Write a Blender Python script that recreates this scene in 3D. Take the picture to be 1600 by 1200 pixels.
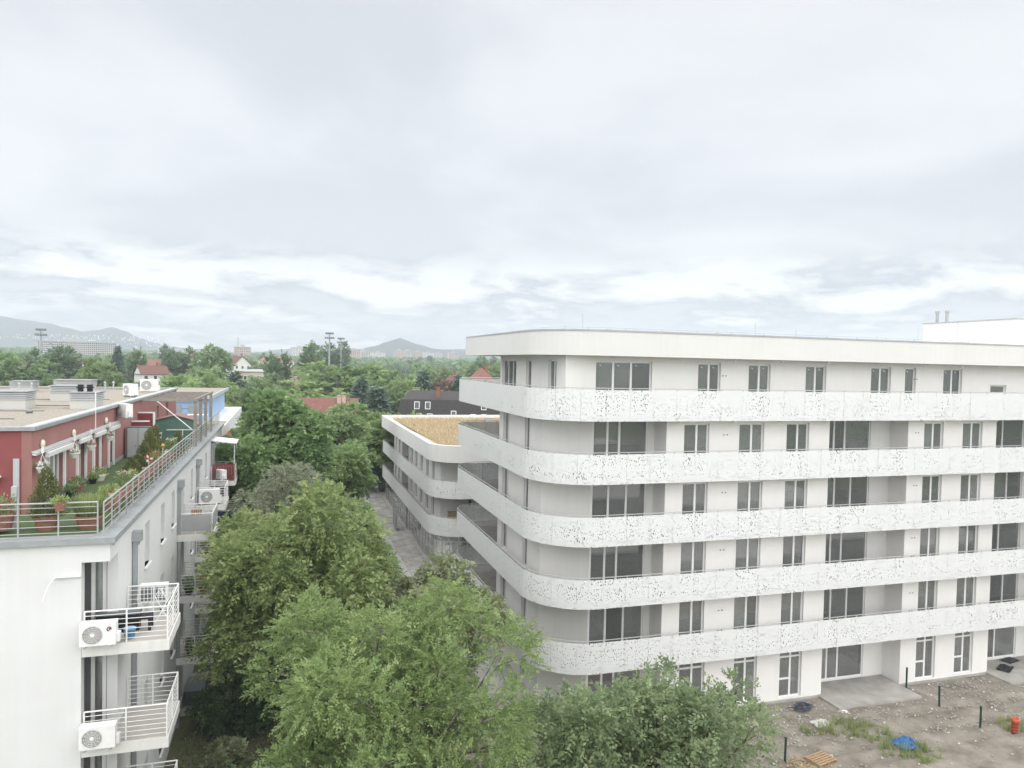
import bpy, math, random
import numpy as np
from mathutils import Matrix, Vector
R = math.radians
random.seed(7)
RNG = np.random.default_rng(11)
for o in list(bpy.data.objects): bpy.data.objects.remove(o)
SC = bpy.context.scene
COL = SC.collection

# ------------------------------------------------------------------ camera
CAM_Z, YAW, PITCH, ROLL, FPX = 18.05, R(17.166), R(-1.652), R(1.213), 1142.5
_f = Vector((math.sin(YAW)*math.cos(PITCH), math.cos(YAW)*math.cos(PITCH), math.sin(PITCH)))
_r0 = Vector((math.cos(YAW), -math.sin(YAW), 0)); _u0 = _r0.cross(_f)
_r = _r0*math.cos(ROLL) + _u0*math.sin(ROLL); _u = _u0*math.cos(ROLL) - _r0*math.sin(ROLL)
cam = bpy.data.cameras.new('camera'); cam_o = bpy.data.objects.new('camera', cam); COL.objects.link(cam_o)
cam.sensor_width = 36; cam.lens = 36*FPX/1600; cam.clip_start = .1; cam.clip_end = 60000
mx = Matrix((_r, _u, -_f)).transposed().to_4x4(); mx.translation = (0, 0, CAM_Z)
cam_o.matrix_world = mx; SC.camera = cam_o
def at(px, py, depth):
    """a surveyed point: photo position + distance along the view axis -> metres"""
    d = _f + _r*((px-800)/FPX) - _u*((py-600)/FPX)
    return Vector((0, 0, CAM_Z)) + d*depth
def pix(p):
    d = Vector(p) - Vector((0, 0, CAM_Z)); z = d.dot(_f)
    if z < .1: return (-9999, -9999, z)
    return (800+FPX*d.dot(_r)/z, 600-FPX*d.dot(_u)/z, z)

# ------------------------------------------------------------------ sky and sun
SUN_EL, SUN_AZ = R(52), R(186)          # azimuth clockwise from +Y
W = bpy.data.worlds.new('World'); SC.world = W; W.use_nodes = True
nt = W.node_tree; nt.nodes.clear()
def N(t, kind, **kw):
    n = t.nodes.new(kind)
    for k, v in kw.items():
        if k.startswith('i_'): n.inputs[k[2:].replace('_', ' ')].default_value = v
        else: setattr(n, k, v)
    return n
def build_sky():
    L = nt.links.new
    out = N(nt, 'ShaderNodeOutputWorld'); bg = N(nt, 'ShaderNodeBackground'); bg.inputs['Strength'].default_value = 0.1
    L(bg.outputs[0], out.inputs['Surface'])
    sky = N(nt, 'ShaderNodeTexSky', sky_type='NISHITA', sun_disc=False, sun_elevation=SUN_EL, sun_rotation=SUN_AZ, altitude=100, air_density=1.2, dust_density=3)
    tc = N(nt, 'ShaderNodeTexCoord'); sep = N(nt, 'ShaderNodeSeparateXYZ'); L(tc.outputs['Generated'], sep.inputs[0])
    def m(op, a, b=None, c=None):
        n = N(nt, 'ShaderNodeMath', operation=op)
        for i, v in enumerate((a, b, c)):
            if v is None: continue
            if isinstance(v, (int, float)): n.inputs[i].default_value = v
            else: L(v, n.inputs[i])
        return n.outputs[0]
    x, y, z = sep.outputs
    zc = m('MAXIMUM', z, 0.0)
    den = m('ADD', zc, 0.17)
    cx, cy = m('DIVIDE', x, den), m('DIVIDE', y, den)
    cmb = N(nt, 'ShaderNodeCombineXYZ'); L(cx, cmb.inputs[0]); L(cy, cmb.inputs[1])
    def noise(scale, detail, rough, off, dist=0.0):
        mp = N(nt, 'ShaderNodeMapping'); mp.inputs['Location'].default_value = off; L(cmb.outputs[0], mp.inputs[0])
        n = N(nt, 'ShaderNodeTexNoise'); n.inputs['Scale'].default_value = scale; n.inputs['Detail'].default_value = detail
        n.inputs['Roughness'].default_value = rough; n.inputs['Distortion'].default_value = dist
        L(mp.outputs[0], n.inputs['Vector']); return n.outputs['Fac']
    def ramp(v, *st):
        r = N(nt, 'ShaderNodeValToRGB'); r.color_ramp.interpolation = 'EASE'
        e = r.color_ramp.elements
        while len(e) < len(st): e.new(.5)
        for el, (p, c) in zip(e, st): el.position = p; el.color = (c, c, c, 1) if isinstance(c, (int, float)) else (*c, 1)
        L(v, r.inputs[0]); return r.outputs[0]
    def mix(f, a, b):
        n = N(nt, 'ShaderNodeMix', data_type='RGBA')
        for s, v in ((n.inputs[0], f), (n.inputs[6], a), (n.inputs[7], b)):
            if isinstance(v, tuple): s.default_value = (*v, 1)
            elif isinstance(v, (int, float)): s.default_value = v
            else: L(v, s)
        return n.outputs[2]
    big = noise(.75, 8, .55, (3.1, 1.7, 0), .3)
    fine = noise(1.6, 13, .62, (5.3, 9.1, 0), .3)
    # a continuous grey deck with soft lighter and darker bands
    deck = mix(ramp(big, (.38, 0.), (.62, 1.)), (1.93, 1.97, 2.05), (2.42, 2.44, 2.47))
    # low down the deck breaks: bright gaps and blue-grey cumulus undersides
    low = ramp(zc, (.0, 1.), (.10, 1.), (.165, 0.))
    band = ramp(zc, (.0, .5), (.025, .42), (.045, .30), (.07, .34), (.098, .60), (.118, .56), (.15, .44))
    fine = m('ADD', fine, m('MULTIPLY', m('SUBTRACT', band, .5), .36))
    gap = ramp(fine, (.38, .30), (.45, 0.), (.50, .5), (.57, 1.))
    brk = mix(gap, (1.36, 1.48, 1.68), (2.95, 2.96, 2.94))
    col = mix(m('MULTIPLY', low, .85), deck, brk)
    # a pale veil just over the horizon
    veil = ramp(zc, (.0, .7), (.01, .35), (.025, 0.))
    col = mix(m('MULTIPLY', veil, .75), col, (2.55, 2.62, 2.70))
    fin = mix(.93, sky.outputs[0], col)
    L(fin, bg.inputs['Color'])
build_sky()
sun = bpy.data.lights.new('sun', 'SUN'); sun.energy = 1.5; sun.angle = R(165); sun.color = (1, .975, .93)
sun_o = bpy.data.objects.new('sun', sun); COL.objects.link(sun_o)
sd = Vector((math.sin(SUN_AZ)*math.cos(SUN_EL), math.cos(SUN_AZ)*math.cos(SUN_EL), math.sin(SUN_EL)))
sun_o.rotation_euler = sd.to_track_quat('Z', 'Y').to_euler(); sun_o.location = (0, -20, 60)
SC.view_settings.view_transform = 'Standard'; SC.view_settings.look = 'None'; SC.view_settings.gamma = 1
SC.view_settings.exposure = 1.86
SC.render.engine = 'CYCLES'; cy = SC.cycles
cy.max_bounces = 7; cy.diffuse_bounces = 3; cy.glossy_bounces = 3; cy.transmission_bounces = 4; cy.transparent_max_bounces = 14; cy.volume_bounces = 1
cy.use_adaptive_sampling = True; cy.adaptive_threshold = .015; cy.use_denoising = True; cy.caustics_reflective = False; cy.caustics_refractive = False
cy.sample_clamp_indirect = 6

# ------------------------------------------------------------------ materials
MATS = {}
def mat(name, col, rough=.8, var=.12, scale=3., spec=.3, metal=0., bump=0., bscale=40., col2=None, detail=6, streak=0.):
    """procedural surface: base colour with noise variation, optional rain streaks and fine relief"""
    m = bpy.data.materials.new(name); m.use_nodes = True; t = m.node_tree; L = t.links.new
    b = t.nodes['Principled BSDF']; b.inputs['Roughness'].default_value = rough; b.inputs['Metallic'].default_value = metal
    b.inputs['Specular IOR Level'].default_value = spec
    tc = N(t, 'ShaderNodeTexCoord'); geo = N(t, 'ShaderNodeNewGeometry')
    n = N(t, 'ShaderNodeTexNoise'); n.inputs['Scale'].default_value = scale; n.inputs['Detail'].default_value = detail; n.inputs['Roughness'].default_value = .6
    L(geo.outputs['Position'], n.inputs['Vector'])
    r = N(t, 'ShaderNodeValToRGB'); e = r.color_ramp.elements
    c2 = col2 or tuple(c*(1-2*var) for c in col)
    e[0].position = .3; e[0].color = (*c2, 1); e[1].position = .68; e[1].color = (*col, 1)
    L(n.outputs['Fac'], r.inputs[0]); cout = r.outputs[0]
    if streak:
        mp = N(t, 'ShaderNodeMapping'); mp.inputs['Scale'].default_value = (2.4, 2.4, .12); L(geo.outputs['Position'], mp.inputs[0])
        n2 = N(t, 'ShaderNodeTexNoise'); n2.inputs['Scale'].default_value = 2.2; n2.inputs['Detail'].default_value = 5; L(mp.outputs[0], n2.inputs['Vector'])
        r2 = N(t, 'ShaderNodeValToRGB'); r2.color_ramp.elements[0].position = .35; r2.color_ramp.elements[1].position = .62
        g = 1-streak; r2.color_ramp.elements[0].color = (g, g, g*.985, 1); r2.color_ramp.elements[1].color = (1, 1, 1, 1)
        L(n2.outputs['Fac'], r2.inputs[0])
        mm = N(t, 'ShaderNodeMix', data_type='RGBA', blend_type='MULTIPLY'); mm.inputs[0].default_value = 1
        L(cout, mm.inputs[6]); L(r2.outputs[0], mm.inputs[7]); cout = mm.outputs[2]
    L(cout, b.inputs['Base Color'])
    if bump:
        nb = N(t, 'ShaderNodeTexNoise'); nb.inputs['Scale'].default_value = bscale; nb.inputs['Detail'].default_value = 4
        L(geo.outputs['Position'], nb.inputs['Vector'])
        bp = N(t, 'ShaderNodeBump'); bp.inputs['Strength'].default_value = bump; bp.inputs['Distance'].default_value = .02
        L(nb.outputs['Fac'], bp.inputs['Height']); L(bp.outputs[0], b.inputs['Normal'])
    MATS[name] = m; return m
def leaf_mat(name, c1, c2, c3, trans=.42):
    """leaves: hue differs from leaf to leaf (stored per-leaf value), light passes through"""
    m = bpy.data.materials.new(name); m.use_nodes = True; t = m.node_tree; L = t.links.new; t.nodes.clear()
    out = N(t, 'ShaderNodeOutputMaterial'); at_ = N(t, 'ShaderNodeAttribute'); at_.attribute_name = 'tint'
    oi = N(t, 'ShaderNodeObjectInfo')
    r = N(t, 'ShaderNodeValToRGB'); e = r.color_ramp.elements; e.new(.5)
    for el, p, c in zip(e, (0, .5, 1), (c1, c2, c3)): el.position = p; el.color = (*c, 1)
    L(at_.outputs['Fac'], r.inputs[0])
    hs = N(t, 'ShaderNodeHueSaturation'); L(r.outputs[0], hs.inputs['Color'])
    mr = N(t, 'ShaderNodeMapRange'); mr.inputs['To Min'].default_value = .88; mr.inputs['To Max'].default_value = 1.16; L(oi.outputs['Random'], mr.inputs[0]); L(mr.outputs[0], hs.inputs['Value'])
    ml = N(t, 'ShaderNodeMath', operation='MULTIPLY'); ml.inputs[1].default_value = 17.31; L(oi.outputs['Random'], ml.inputs[0])
    fr = N(t, 'ShaderNodeMath', operation='FRACT'); L(ml.outputs[0], fr.inputs[0])
    mh = N(t, 'ShaderNodeMapRange'); mh.inputs['To Min'].default_value = .487; mh.inputs['To Max'].default_value = .512; L(fr.outputs[0], mh.inputs[0]); L(mh.outputs[0], hs.inputs['Hue'])
    d = N(t, 'ShaderNodeBsdfPrincipled'); d.inputs['Roughness'].default_value = .5; d.inputs['Specular IOR Level'].default_value = .35; L(hs.outputs[0], d.inputs['Base Color'])
    tr = N(t, 'ShaderNodeBsdfTranslucent'); L(hs.outputs[0], tr.inputs[0])
    mx_ = N(t, 'ShaderNodeMixShader'); mx_.inputs[0].default_value = trans; L(d.outputs[0], mx_.inputs[1]); L(tr.outputs[0], mx_.inputs[2])
    L(mx_.outputs[0], out.inputs[0]); MATS[name] = m; return m
def glass_mat(name, tint=(.80, .86, .84), rough=.02, refl=1.0):
    """thin window glass: clear, tinted, mirrors at glancing angles"""
    m = bpy.data.materials.new(name); m.use_nodes = True; t = m.node_tree; L = t.links.new; t.nodes.clear()
    out = N(t, 'ShaderNodeOutputMaterial'); tr = N(t, 'ShaderNodeBsdfTransparent'); tr.inputs[0].default_value = (*tint, 1)
    g = N(t, 'ShaderNodeBsdfGlossy'); g.inputs['Roughness'].default_value = rough
    f = N(t, 'ShaderNodeFresnel'); f.inputs[0].default_value = 2.5
    df = N(t, 'ShaderNodeBsdfDiffuse'); df.inputs[0].default_value = (.50, .53, .52, 1)      # grey painted in for pale reflections, lifting dark panes; uneven from pane to pane
    oi = N(t, 'ShaderNodeObjectInfo'); geo = N(t, 'ShaderNodeNewGeometry'); nz = N(t, 'ShaderNodeTexNoise'); nz.inputs['Scale'].default_value = 1.1; nz.inputs['Detail'].default_value = 5; L(geo.outputs['Position'], nz.inputs['Vector'])
    ad = N(t, 'ShaderNodeMath', operation='MULTIPLY'); L(oi.outputs['Random'], ad.inputs[0]); L(nz.outputs['Fac'], ad.inputs[1])
    du = N(t, 'ShaderNodeMapRange'); du.inputs['To Min'].default_value = .22; du.inputs['To Max'].default_value = .62; L(ad.outputs[0], du.inputs[0])
    m0 = N(t, 'ShaderNodeMixShader'); L(du.outputs[0], m0.inputs[0]); L(tr.outputs[0], m0.inputs[1]); L(df.outputs[0], m0.inputs[2])
    mx_ = N(t, 'ShaderNodeMixShader'); L(f.outputs[0], mx_.inputs[0]); L(m0.outputs[0], mx_.inputs[1]); L(g.outputs[0], mx_.inputs[2])
    L(mx_.outputs[0], out.inputs[0]); MATS[name] = m; return m
def perf_mat(name, col):
    """coated sheet metal with punched teardrop holes of mixed size (real see-through holes)"""
    m = bpy.data.materials.new(name); m.use_nodes = True; t = m.node_tree; L = t.links.new
    out = t.nodes['Material Output']; b = t.nodes['Principled BSDF']; b.inputs['Roughness'].default_value = .45
    b.inputs['Base Color'].default_value = (*col, 1); b.inputs['Specular IOR Level'].default_value = .3
    uv = N(t, 'ShaderNodeUVMap'); uv.uv_map = 'uv'
    mp = N(t, 'ShaderNodeMapping'); mp.inputs['Scale'].default_value = (1.25, .85, 1); mp.inputs['Rotation'].default_value = (0, 0, R(-22)); L(uv.outputs[0], mp.inputs[0])
    v = N(t, 'ShaderNodeTexVoronoi', voronoi_dimensions='2D', feature='F1'); v.inputs['Scale'].default_value = 8.8; v.inputs['Randomness'].default_value = .9; L(mp.outputs[0], v.inputs['Vector'])
    n = N(t, 'ShaderNodeTexNoise', noise_dimensions='2D'); n.inputs['Scale'].default_value = .9; n.inputs['Detail'].default_value = 3; L(uv.outputs[0], n.inputs['Vector'])
    sx = N(t, 'ShaderNodeSeparateColor'); L(v.outputs['Color'], sx.inputs[0])
    pw = N(t, 'ShaderNodeMath', operation='POWER'); L(sx.outputs[0], pw.inputs[0]); pw.inputs[1].default_value = 1.6
    mr = N(t, 'ShaderNodeMapRange'); mr.inputs['From Min'].default_value = .25; mr.inputs['From Max'].default_value = .75; mr.inputs['To Min'].default_value = .10; mr.inputs['To Max'].default_value = .30; L(n.outputs['Fac'], mr.inputs[0])
    ml = N(t, 'ShaderNodeMath', operation='MULTIPLY_ADD'); L(pw.outputs[0], ml.inputs[0]); L(mr.outputs[0], ml.inputs[1]); ml.inputs[2].default_value = .10
    lt = N(t, 'ShaderNodeMath', operation='LESS_THAN'); L(v.outputs['Distance'], lt.inputs[0]); L(ml.outputs[0], lt.inputs[1])
    tr = N(t, 'ShaderNodeBsdfTransparent'); mx_ = N(t, 'ShaderNodeMixShader'); L(lt.outputs[0], mx_.inputs[0]); L(b.outputs[0], mx_.inputs[1]); L(tr.outputs[0], mx_.inputs[2])
    L(mx_.outputs[0], out.inputs[0]); MATS[name] = m; return m

mat('white_plaster', (.79, .782, .765), .9, .025, .6, .2, bump=.15, bscale=60, streak=.02)
mat('shade_plaster', (.70, .69, .67), .9, .02, .6, .2)
mat('fascia_white', (.68, .68, .67), .7, .02, .5, .3, streak=.025)
mat('roof_metal', (.42, .43, .44), .5, .08, 2, .4)
mat('membrane', (.62, .63, .63), .8, .08, 1.2)
perf_mat('perforated', (.70, .715, .715))
mat('rail_steel', (.58, .59, .59), .4, .06, 6, .5, metal=.3)
mat('window_white', (.82, .825, .82), .4, .02, 4, .4)
glass_mat('glass')
glass_mat('glass_shop', (.74, .84, .84))
mat('interior', (.78, .78, .76), .9, .06, .8)
mat('screed', (.34, .33, .32), .85, .12, 1.2)
mat('deck', (.30, .29, .275), .85, .14, 2.5)
mat('concrete', (.42, .405, .38), .9, .16, 1.1, bump=.3, bscale=25, detail=9)
mat('slab_edge', (.76, .755, .74), .85, .06, 1.5, streak=.06)
mat('old_plaster', (.71, .715, .72), .9, .035, .5, .2, bump=.25, bscale=45, streak=.022)
mat('red_plaster', (.29, .092, .095), .85, .06, .9, .2, bump=.2)
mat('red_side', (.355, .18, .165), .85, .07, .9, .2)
mat('maroon', (.22, .05, .058), .7, .05, 2)
mat('zinc', (.36, .385, .40), .5, .1, 2.5, .4, metal=.2)
mat('zinc_light', (.48, .50, .51), .5, .06, 2, .4)
mat('galvanised', (.42, .43, .435), .5, .08, 8, .4, metal=.2)
mat('white_paint', (.80, .80, .79), .5, .03, 5, .4)
mat('cream_lamp', (.80, .76, .60), .35, .04, 8, .5)
mat('gravel', (.40, .372, .32), .95, .28, 9, .1, col2=(.23, .212, .18), bump=.9, bscale=14, detail=10)
mat('turf', (.10, .145, .07), .95, .14, 7, .1, bump=.5, bscale=60)
mat('terracotta', (.31, .155, .115), .8, .1, 9)
mat('black_plastic', (.022, .024, .028), .5, .1, 9)
mat('navy', (.03, .04, .11), .6, .1, 4)
mat('blue_plastic', (.12, .33, .58), .4, .05, 6, .5)
mat('grille', (.25, .255, .255), .5, .1, 8)
mat('grey_cloth', (.36, .375, .385), .9, .08, 1.4)
mat('cabinet_grey', (.43, .45, .465), .5, .04, 2)
mat('cabinet_dark', (.13, .15, .16), .6, .05, 3)
mat('shed_green', (.10, .195, .16), .6, .08, 2)
mat('shed_roof', (.30, .18, .165), .7, .08, 2)
mat('pale_blue', (.33, .47, .68), .8, .03, 1.2)
mat('timber_grey', (.30, .28, .25), .85, .14, 5)
mat('curtain', (.74, .74, .72), .9, .10, 5)
mat('tile_floor', (.47, .45, .42), .7, .08, 2)
mat('bark', (.13, .105, .075), .95, .25, 9, .1, bump=.8, bscale=20)
mat('bark_pale', (.24, .22, .18), .95, .2, 9, .1, bump=.6, bscale=20)
mat('soil', (.30, .275, .235), .95, .2, .8, .1, col2=(.15, .134, .112), bump=1.0, bscale=4.5, detail=12)
mat('paving', (.50, .49, .475), .9, .15, .7, .2, col2=(.34, .332, .32), bump=.5, bscale=6, detail=12)
mat('paver', (.46, .45, .43), .9, .12, .9, .2, col2=(.22, .215, .205), bump=.4, bscale=18, detail=10)
mat('asphalt', (.10, .10, .10), .9, .18, 1.5, bump=.4)
mat('undergrowth', (.11, .13, .07), .95, .3, 1.1, .1, col2=(.15, .125, .085), bump=.8, bscale=8, detail=10)
mat('terrain', (.13, .15, .09), .95, .3, .03, .1, col2=(.05, .075, .04))
mat('hill', (.032, .045, .04), .95, .3, .012, .05, col2=(.022, .032, .03))
mat('straw', (.50, .43, .29), .95, .18, .9, .1, col2=(.42, .355, .23), bump=.7, bscale=12)
mat('brick_red', (.32, .13, .08), .9, .12, 6, bump=.3)
mat('roof_red', (.235, .115, .095), .85, .16, 2.2, bump=.4, bscale=8)
mat('roof_orange', (.31, .16, .115), .85, .14, 2.2)
mat('roof_dark', (.055, .050, .050), .7, .15, 3, bump=.4, bscale=8)
mat('roof_brown', (.17, .09, .07), .85, .14, 2.2)
mat('render_white', (.74, .73, .70), .9, .05, .6)
mat('render_cream', (.62, .56, .46), .9, .06, .6)
mat('render_pink', (.58, .42, .36), .9, .06, .6)
mat('panel_grey', (.55, .55, .53), .9, .08, .05)
mat('panel_peach', (.60, .47, .41), .9, .08, .05)
mat('dark_glass', (.05, .06, .065), .15, .1, 1, .6)
mat('green_steel', (.012, .05, .035), .5, .1, 6)
mat('orange_plastic', (.50, .115, .055), .5, .06, 6)
mat('tarp_blue', (.055, .17, .40), .5, .12, 5)
mat('hose_blue', (.05, .07, .11), .5, .1, 5)
mat('pallet_wood', (.40, .28, .17), .9, .15, 7)
mat('litter_white', (.70, .69, .66), .7, .08, 5)
mat('chip_wood', (.45, .34, .18), .9, .2, 12)
mat('mint', (.10, .42, .33), .5, .06, 4)
mat('flower_red', (.50, .06, .06), .8, .2, 20)
mat('flower_pink', (.62, .40, .42), .8, .15, 20)
mat('flower_white', (.78, .74, .70), .8, .1, 20)
mat('flower_orange', (.60, .33, .12), .8, .1, 20)
leaf_mat('leaf_feather', (0.146, 0.221, 0.088), (0.212, 0.306, 0.119), (0.329, 0.417, 0.186))
leaf_mat('leaf_yellow', (.175, .25, .095), (.27, .355, .145), (.42, .475, .235))
leaf_mat('leaf_deep', (0.167, 0.264, 0.113), (0.253, 0.370, 0.155), (0.389, 0.508, 0.227))
leaf_mat('leaf_olive', (0.218, 0.252, 0.174), (0.296, 0.330, 0.226), (0.425, 0.442, 0.312))
leaf_mat('leaf_mid', (0.149, 0.230, 0.104), (0.231, 0.328, 0.147), (0.353, 0.441, 0.212))
leaf_mat('leaf_dark', (0.105, 0.176, 0.086), (0.159, 0.243, 0.115), (0.251, 0.332, 0.168))
leaf_mat('leaf_ivy', (0.070, 0.132, 0.066), (0.118, 0.192, 0.092), (0.347, 0.412, 0.181))
leaf_mat('leaf_fir', (0.077, 0.126, 0.100), (0.116, 0.174, 0.133), (0.180, 0.238, 0.188), .15)
leaf_mat('leaf_thuja', (0.101, 0.128, 0.044), (0.157, 0.179, 0.067), (0.238, 0.243, 0.104), .2)
leaf_mat('leaf_pale', (.20, .25, .125), (.32, .37, .20), (.60, .60, .46))
leaf_mat('leaf_ash', (.165, .225, .115), (.245, .315, .165), (.37, .43, .24))
leaf_mat('leaf_grass', (0.178, 0.255, 0.088), (0.274, 0.342, 0.136), (0.441, 0.468, 0.219))
leaf_mat('leaf_straw', (0.37, 0.30, 0.18), (0.50, 0.42, 0.26), (0.64, 0.56, 0.37), .2)
leaf_mat('leaf_purple', (0.168, 0.119, 0.112), (0.236, 0.181, 0.160), (0.291, 0.250, 0.209))

# ------------------------------------------------------------------ mesh helpers
WL = {}                       # world offset of each parent
def tag(o, label=None, cat=None, group=None, kind=None):
    if label: o['label'] = label
    if cat: o['category'] = cat
    if group: o['group'] = group
    if kind: o['kind'] = kind
    return o
def empty(name, loc=(0, 0, 0), label=None, cat=None, group=None):
    o = bpy.data.objects.new(name, None); COL.objects.link(o); o.location = loc; WL[o] = Vector(loc)
    return tag(o, label, cat, group)
def link(name, me, parent=None, loc=None):
    o = bpy.data.objects.new(name, me); COL.objects.link(o)
    if parent is not None: o.parent = parent; WL[o] = WL.get(parent, Vector((0, 0, 0)))
    else: WL[o] = Vector((0, 0, 0))
    if loc is not None: o.location = loc
    return o
def copy_tree(o, parent=None):
    c = o.copy(); COL.objects.link(c); c.parent = parent
    for ch in o.children: copy_tree(ch, c)
    return c
class MB:
    def __init__(s): s.v = []; s.f = []; s.uv = None
    def add(s, vs, fs):
        n = len(s.v); s.v += [tuple(p) for p in vs]; s.f += [tuple(i+n for i in f) for f in fs]; return s
    def box(s, x0, x1, y0, y1, z0, z1):
        return s.add([(x0,y0,z0),(x1,y0,z0),(x1,y1,z0),(x0,y1,z0),(x0,y0,z1),(x1,y0,z1),(x1,y1,z1),(x0,y1,z1)],
                     [(0,3,2,1),(4,5,6,7),(0,1,5,4),(1,2,6,5),(2,3,7,6),(3,0,4,7)])
    def obox(s, c, size, rz=0., rx=0., ry=0.):
        m = Matrix.Rotation(rz, 3, 'Z') @ Matrix.Rotation(ry, 3, 'Y') @ Matrix.Rotation(rx, 3, 'X'); h = [q/2 for q in size]; c = Vector(c)
        vs = [c + m @ Vector((a*h[0], b*h[1], d*h[2])) for d in (-1, 1) for a, b in ((-1,-1),(1,-1),(1,1),(-1,1))]
        return s.add(vs, [(0,3,2,1),(4,5,6,7),(0,1,5,4),(1,2,6,5),(2,3,7,6),(3,0,4,7)])
    def prism(s, poly, z0, z1):
        n = len(poly); vs = [(x, y, z0) for x, y in poly] + [(x, y, z1) for x, y in poly]
        return s.add(vs, [tuple(range(n-1, -1, -1)), tuple(range(n, 2*n))] + [(i, (i+1) % n, n+(i+1) % n, n+i) for i in range(n)])
    def tube(s, pts, r, n=6, r1=None, cap=True):
        pts = [Vector(p) for p in pts]; k = len(pts); r1 = r if r1 is None else r1; vs = []
        for i, p in enumerate(pts):
            d = (pts[min(i+1, k-1)] - pts[max(i-1, 0)]).normalized()
            a = d.cross(Vector((0, 0, 1)))
            if a.length < .05: a = d.cross(Vector((1, 0, 0)))
            a.normalize(); b = d.cross(a); rr = r+(r1-r)*i/max(1, k-1)
            vs += [p + (a*math.cos(2*math.pi*j/n) + b*math.sin(2*math.pi*j/n))*rr for j in range(n)]
        fs = [(i*n+j, i*n+(j+1) % n, (i+1)*n+(j+1) % n, (i+1)*n+j) for i in range(k-1) for j in range(n)]
        if cap: fs += [tuple(range(n-1, -1, -1)), tuple((k-1)*n+j for j in range(n))]
        return s.add(vs, fs)
    def lathe(s, prof, n=12, c=(0, 0, 0)):
        vs = [(c[0]+r*math.cos(2*math.pi*j/n), c[1]+r*math.sin(2*math.pi*j/n), c[2]+z) for r, z in prof for j in range(n)]
        k = len(prof)
        fs = [(i*n+j, i*n+(j+1) % n, (i+1)*n+(j+1) % n, (i+1)*n+j) for i in range(k-1) for j in range(n)]
        fs += [tuple(range(n-1, -1, -1)), tuple((k-1)*n+j for j in range(n))]
        return s.add(vs, fs)
    def build(s, name, m, parent=None, smooth=False, loc=None):
        off = WL.get(parent, Vector((0, 0, 0))) if parent is not None else Vector((0, 0, 0))
        me = bpy.data.meshes.new(name); me.from_pydata([(x-off[0], y-off[1], z-off[2]) for x, y, z in s.v], [], s.f)
        me.materials.append(MATS[m] if isinstance(m, str) else m)
        if s.uv is not None:
            l = me.uv_layers.new(name='uv'); l.data.foreach_set('uv', np.array([q for f in s.uv for q in f], dtype=np.float32).ravel())
        if smooth: me.polygons.foreach_set('use_smooth', [True]*len(me.polygons))
        me.update(); return link(name, me, parent, loc)
def box(name, m, parent, x0, x1, y0, y1, z0, z1): return MB().box(x0, x1, y0, y1, z0, z1).build(name, m, parent)
def quads_mesh(name, V, m, tint=None):
    """V: (n,4,3) array of leaf quads -> mesh, with a per-leaf tint value"""
    n = len(V); me = bpy.data.meshes.new(name); me.vertices.add(4*n); me.vertices.foreach_set('co', V.reshape(-1).astype(np.float32))
    me.loops.add(4*n); me.loops.foreach_set('vertex_index', np.arange(4*n, dtype=np.int32))
    me.polygons.add(n); me.polygons.foreach_set('loop_start', np.arange(0, 4*n, 4, dtype=np.int32))
    me.update(calc_edges=True)
    if tint is not None:
        a = me.attributes.new('tint', 'FLOAT', 'POINT'); a.data.foreach_set('value', np.repeat(tint, 4).astype(np.float32))
    me.materials.append(MATS[m]); return me
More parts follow.
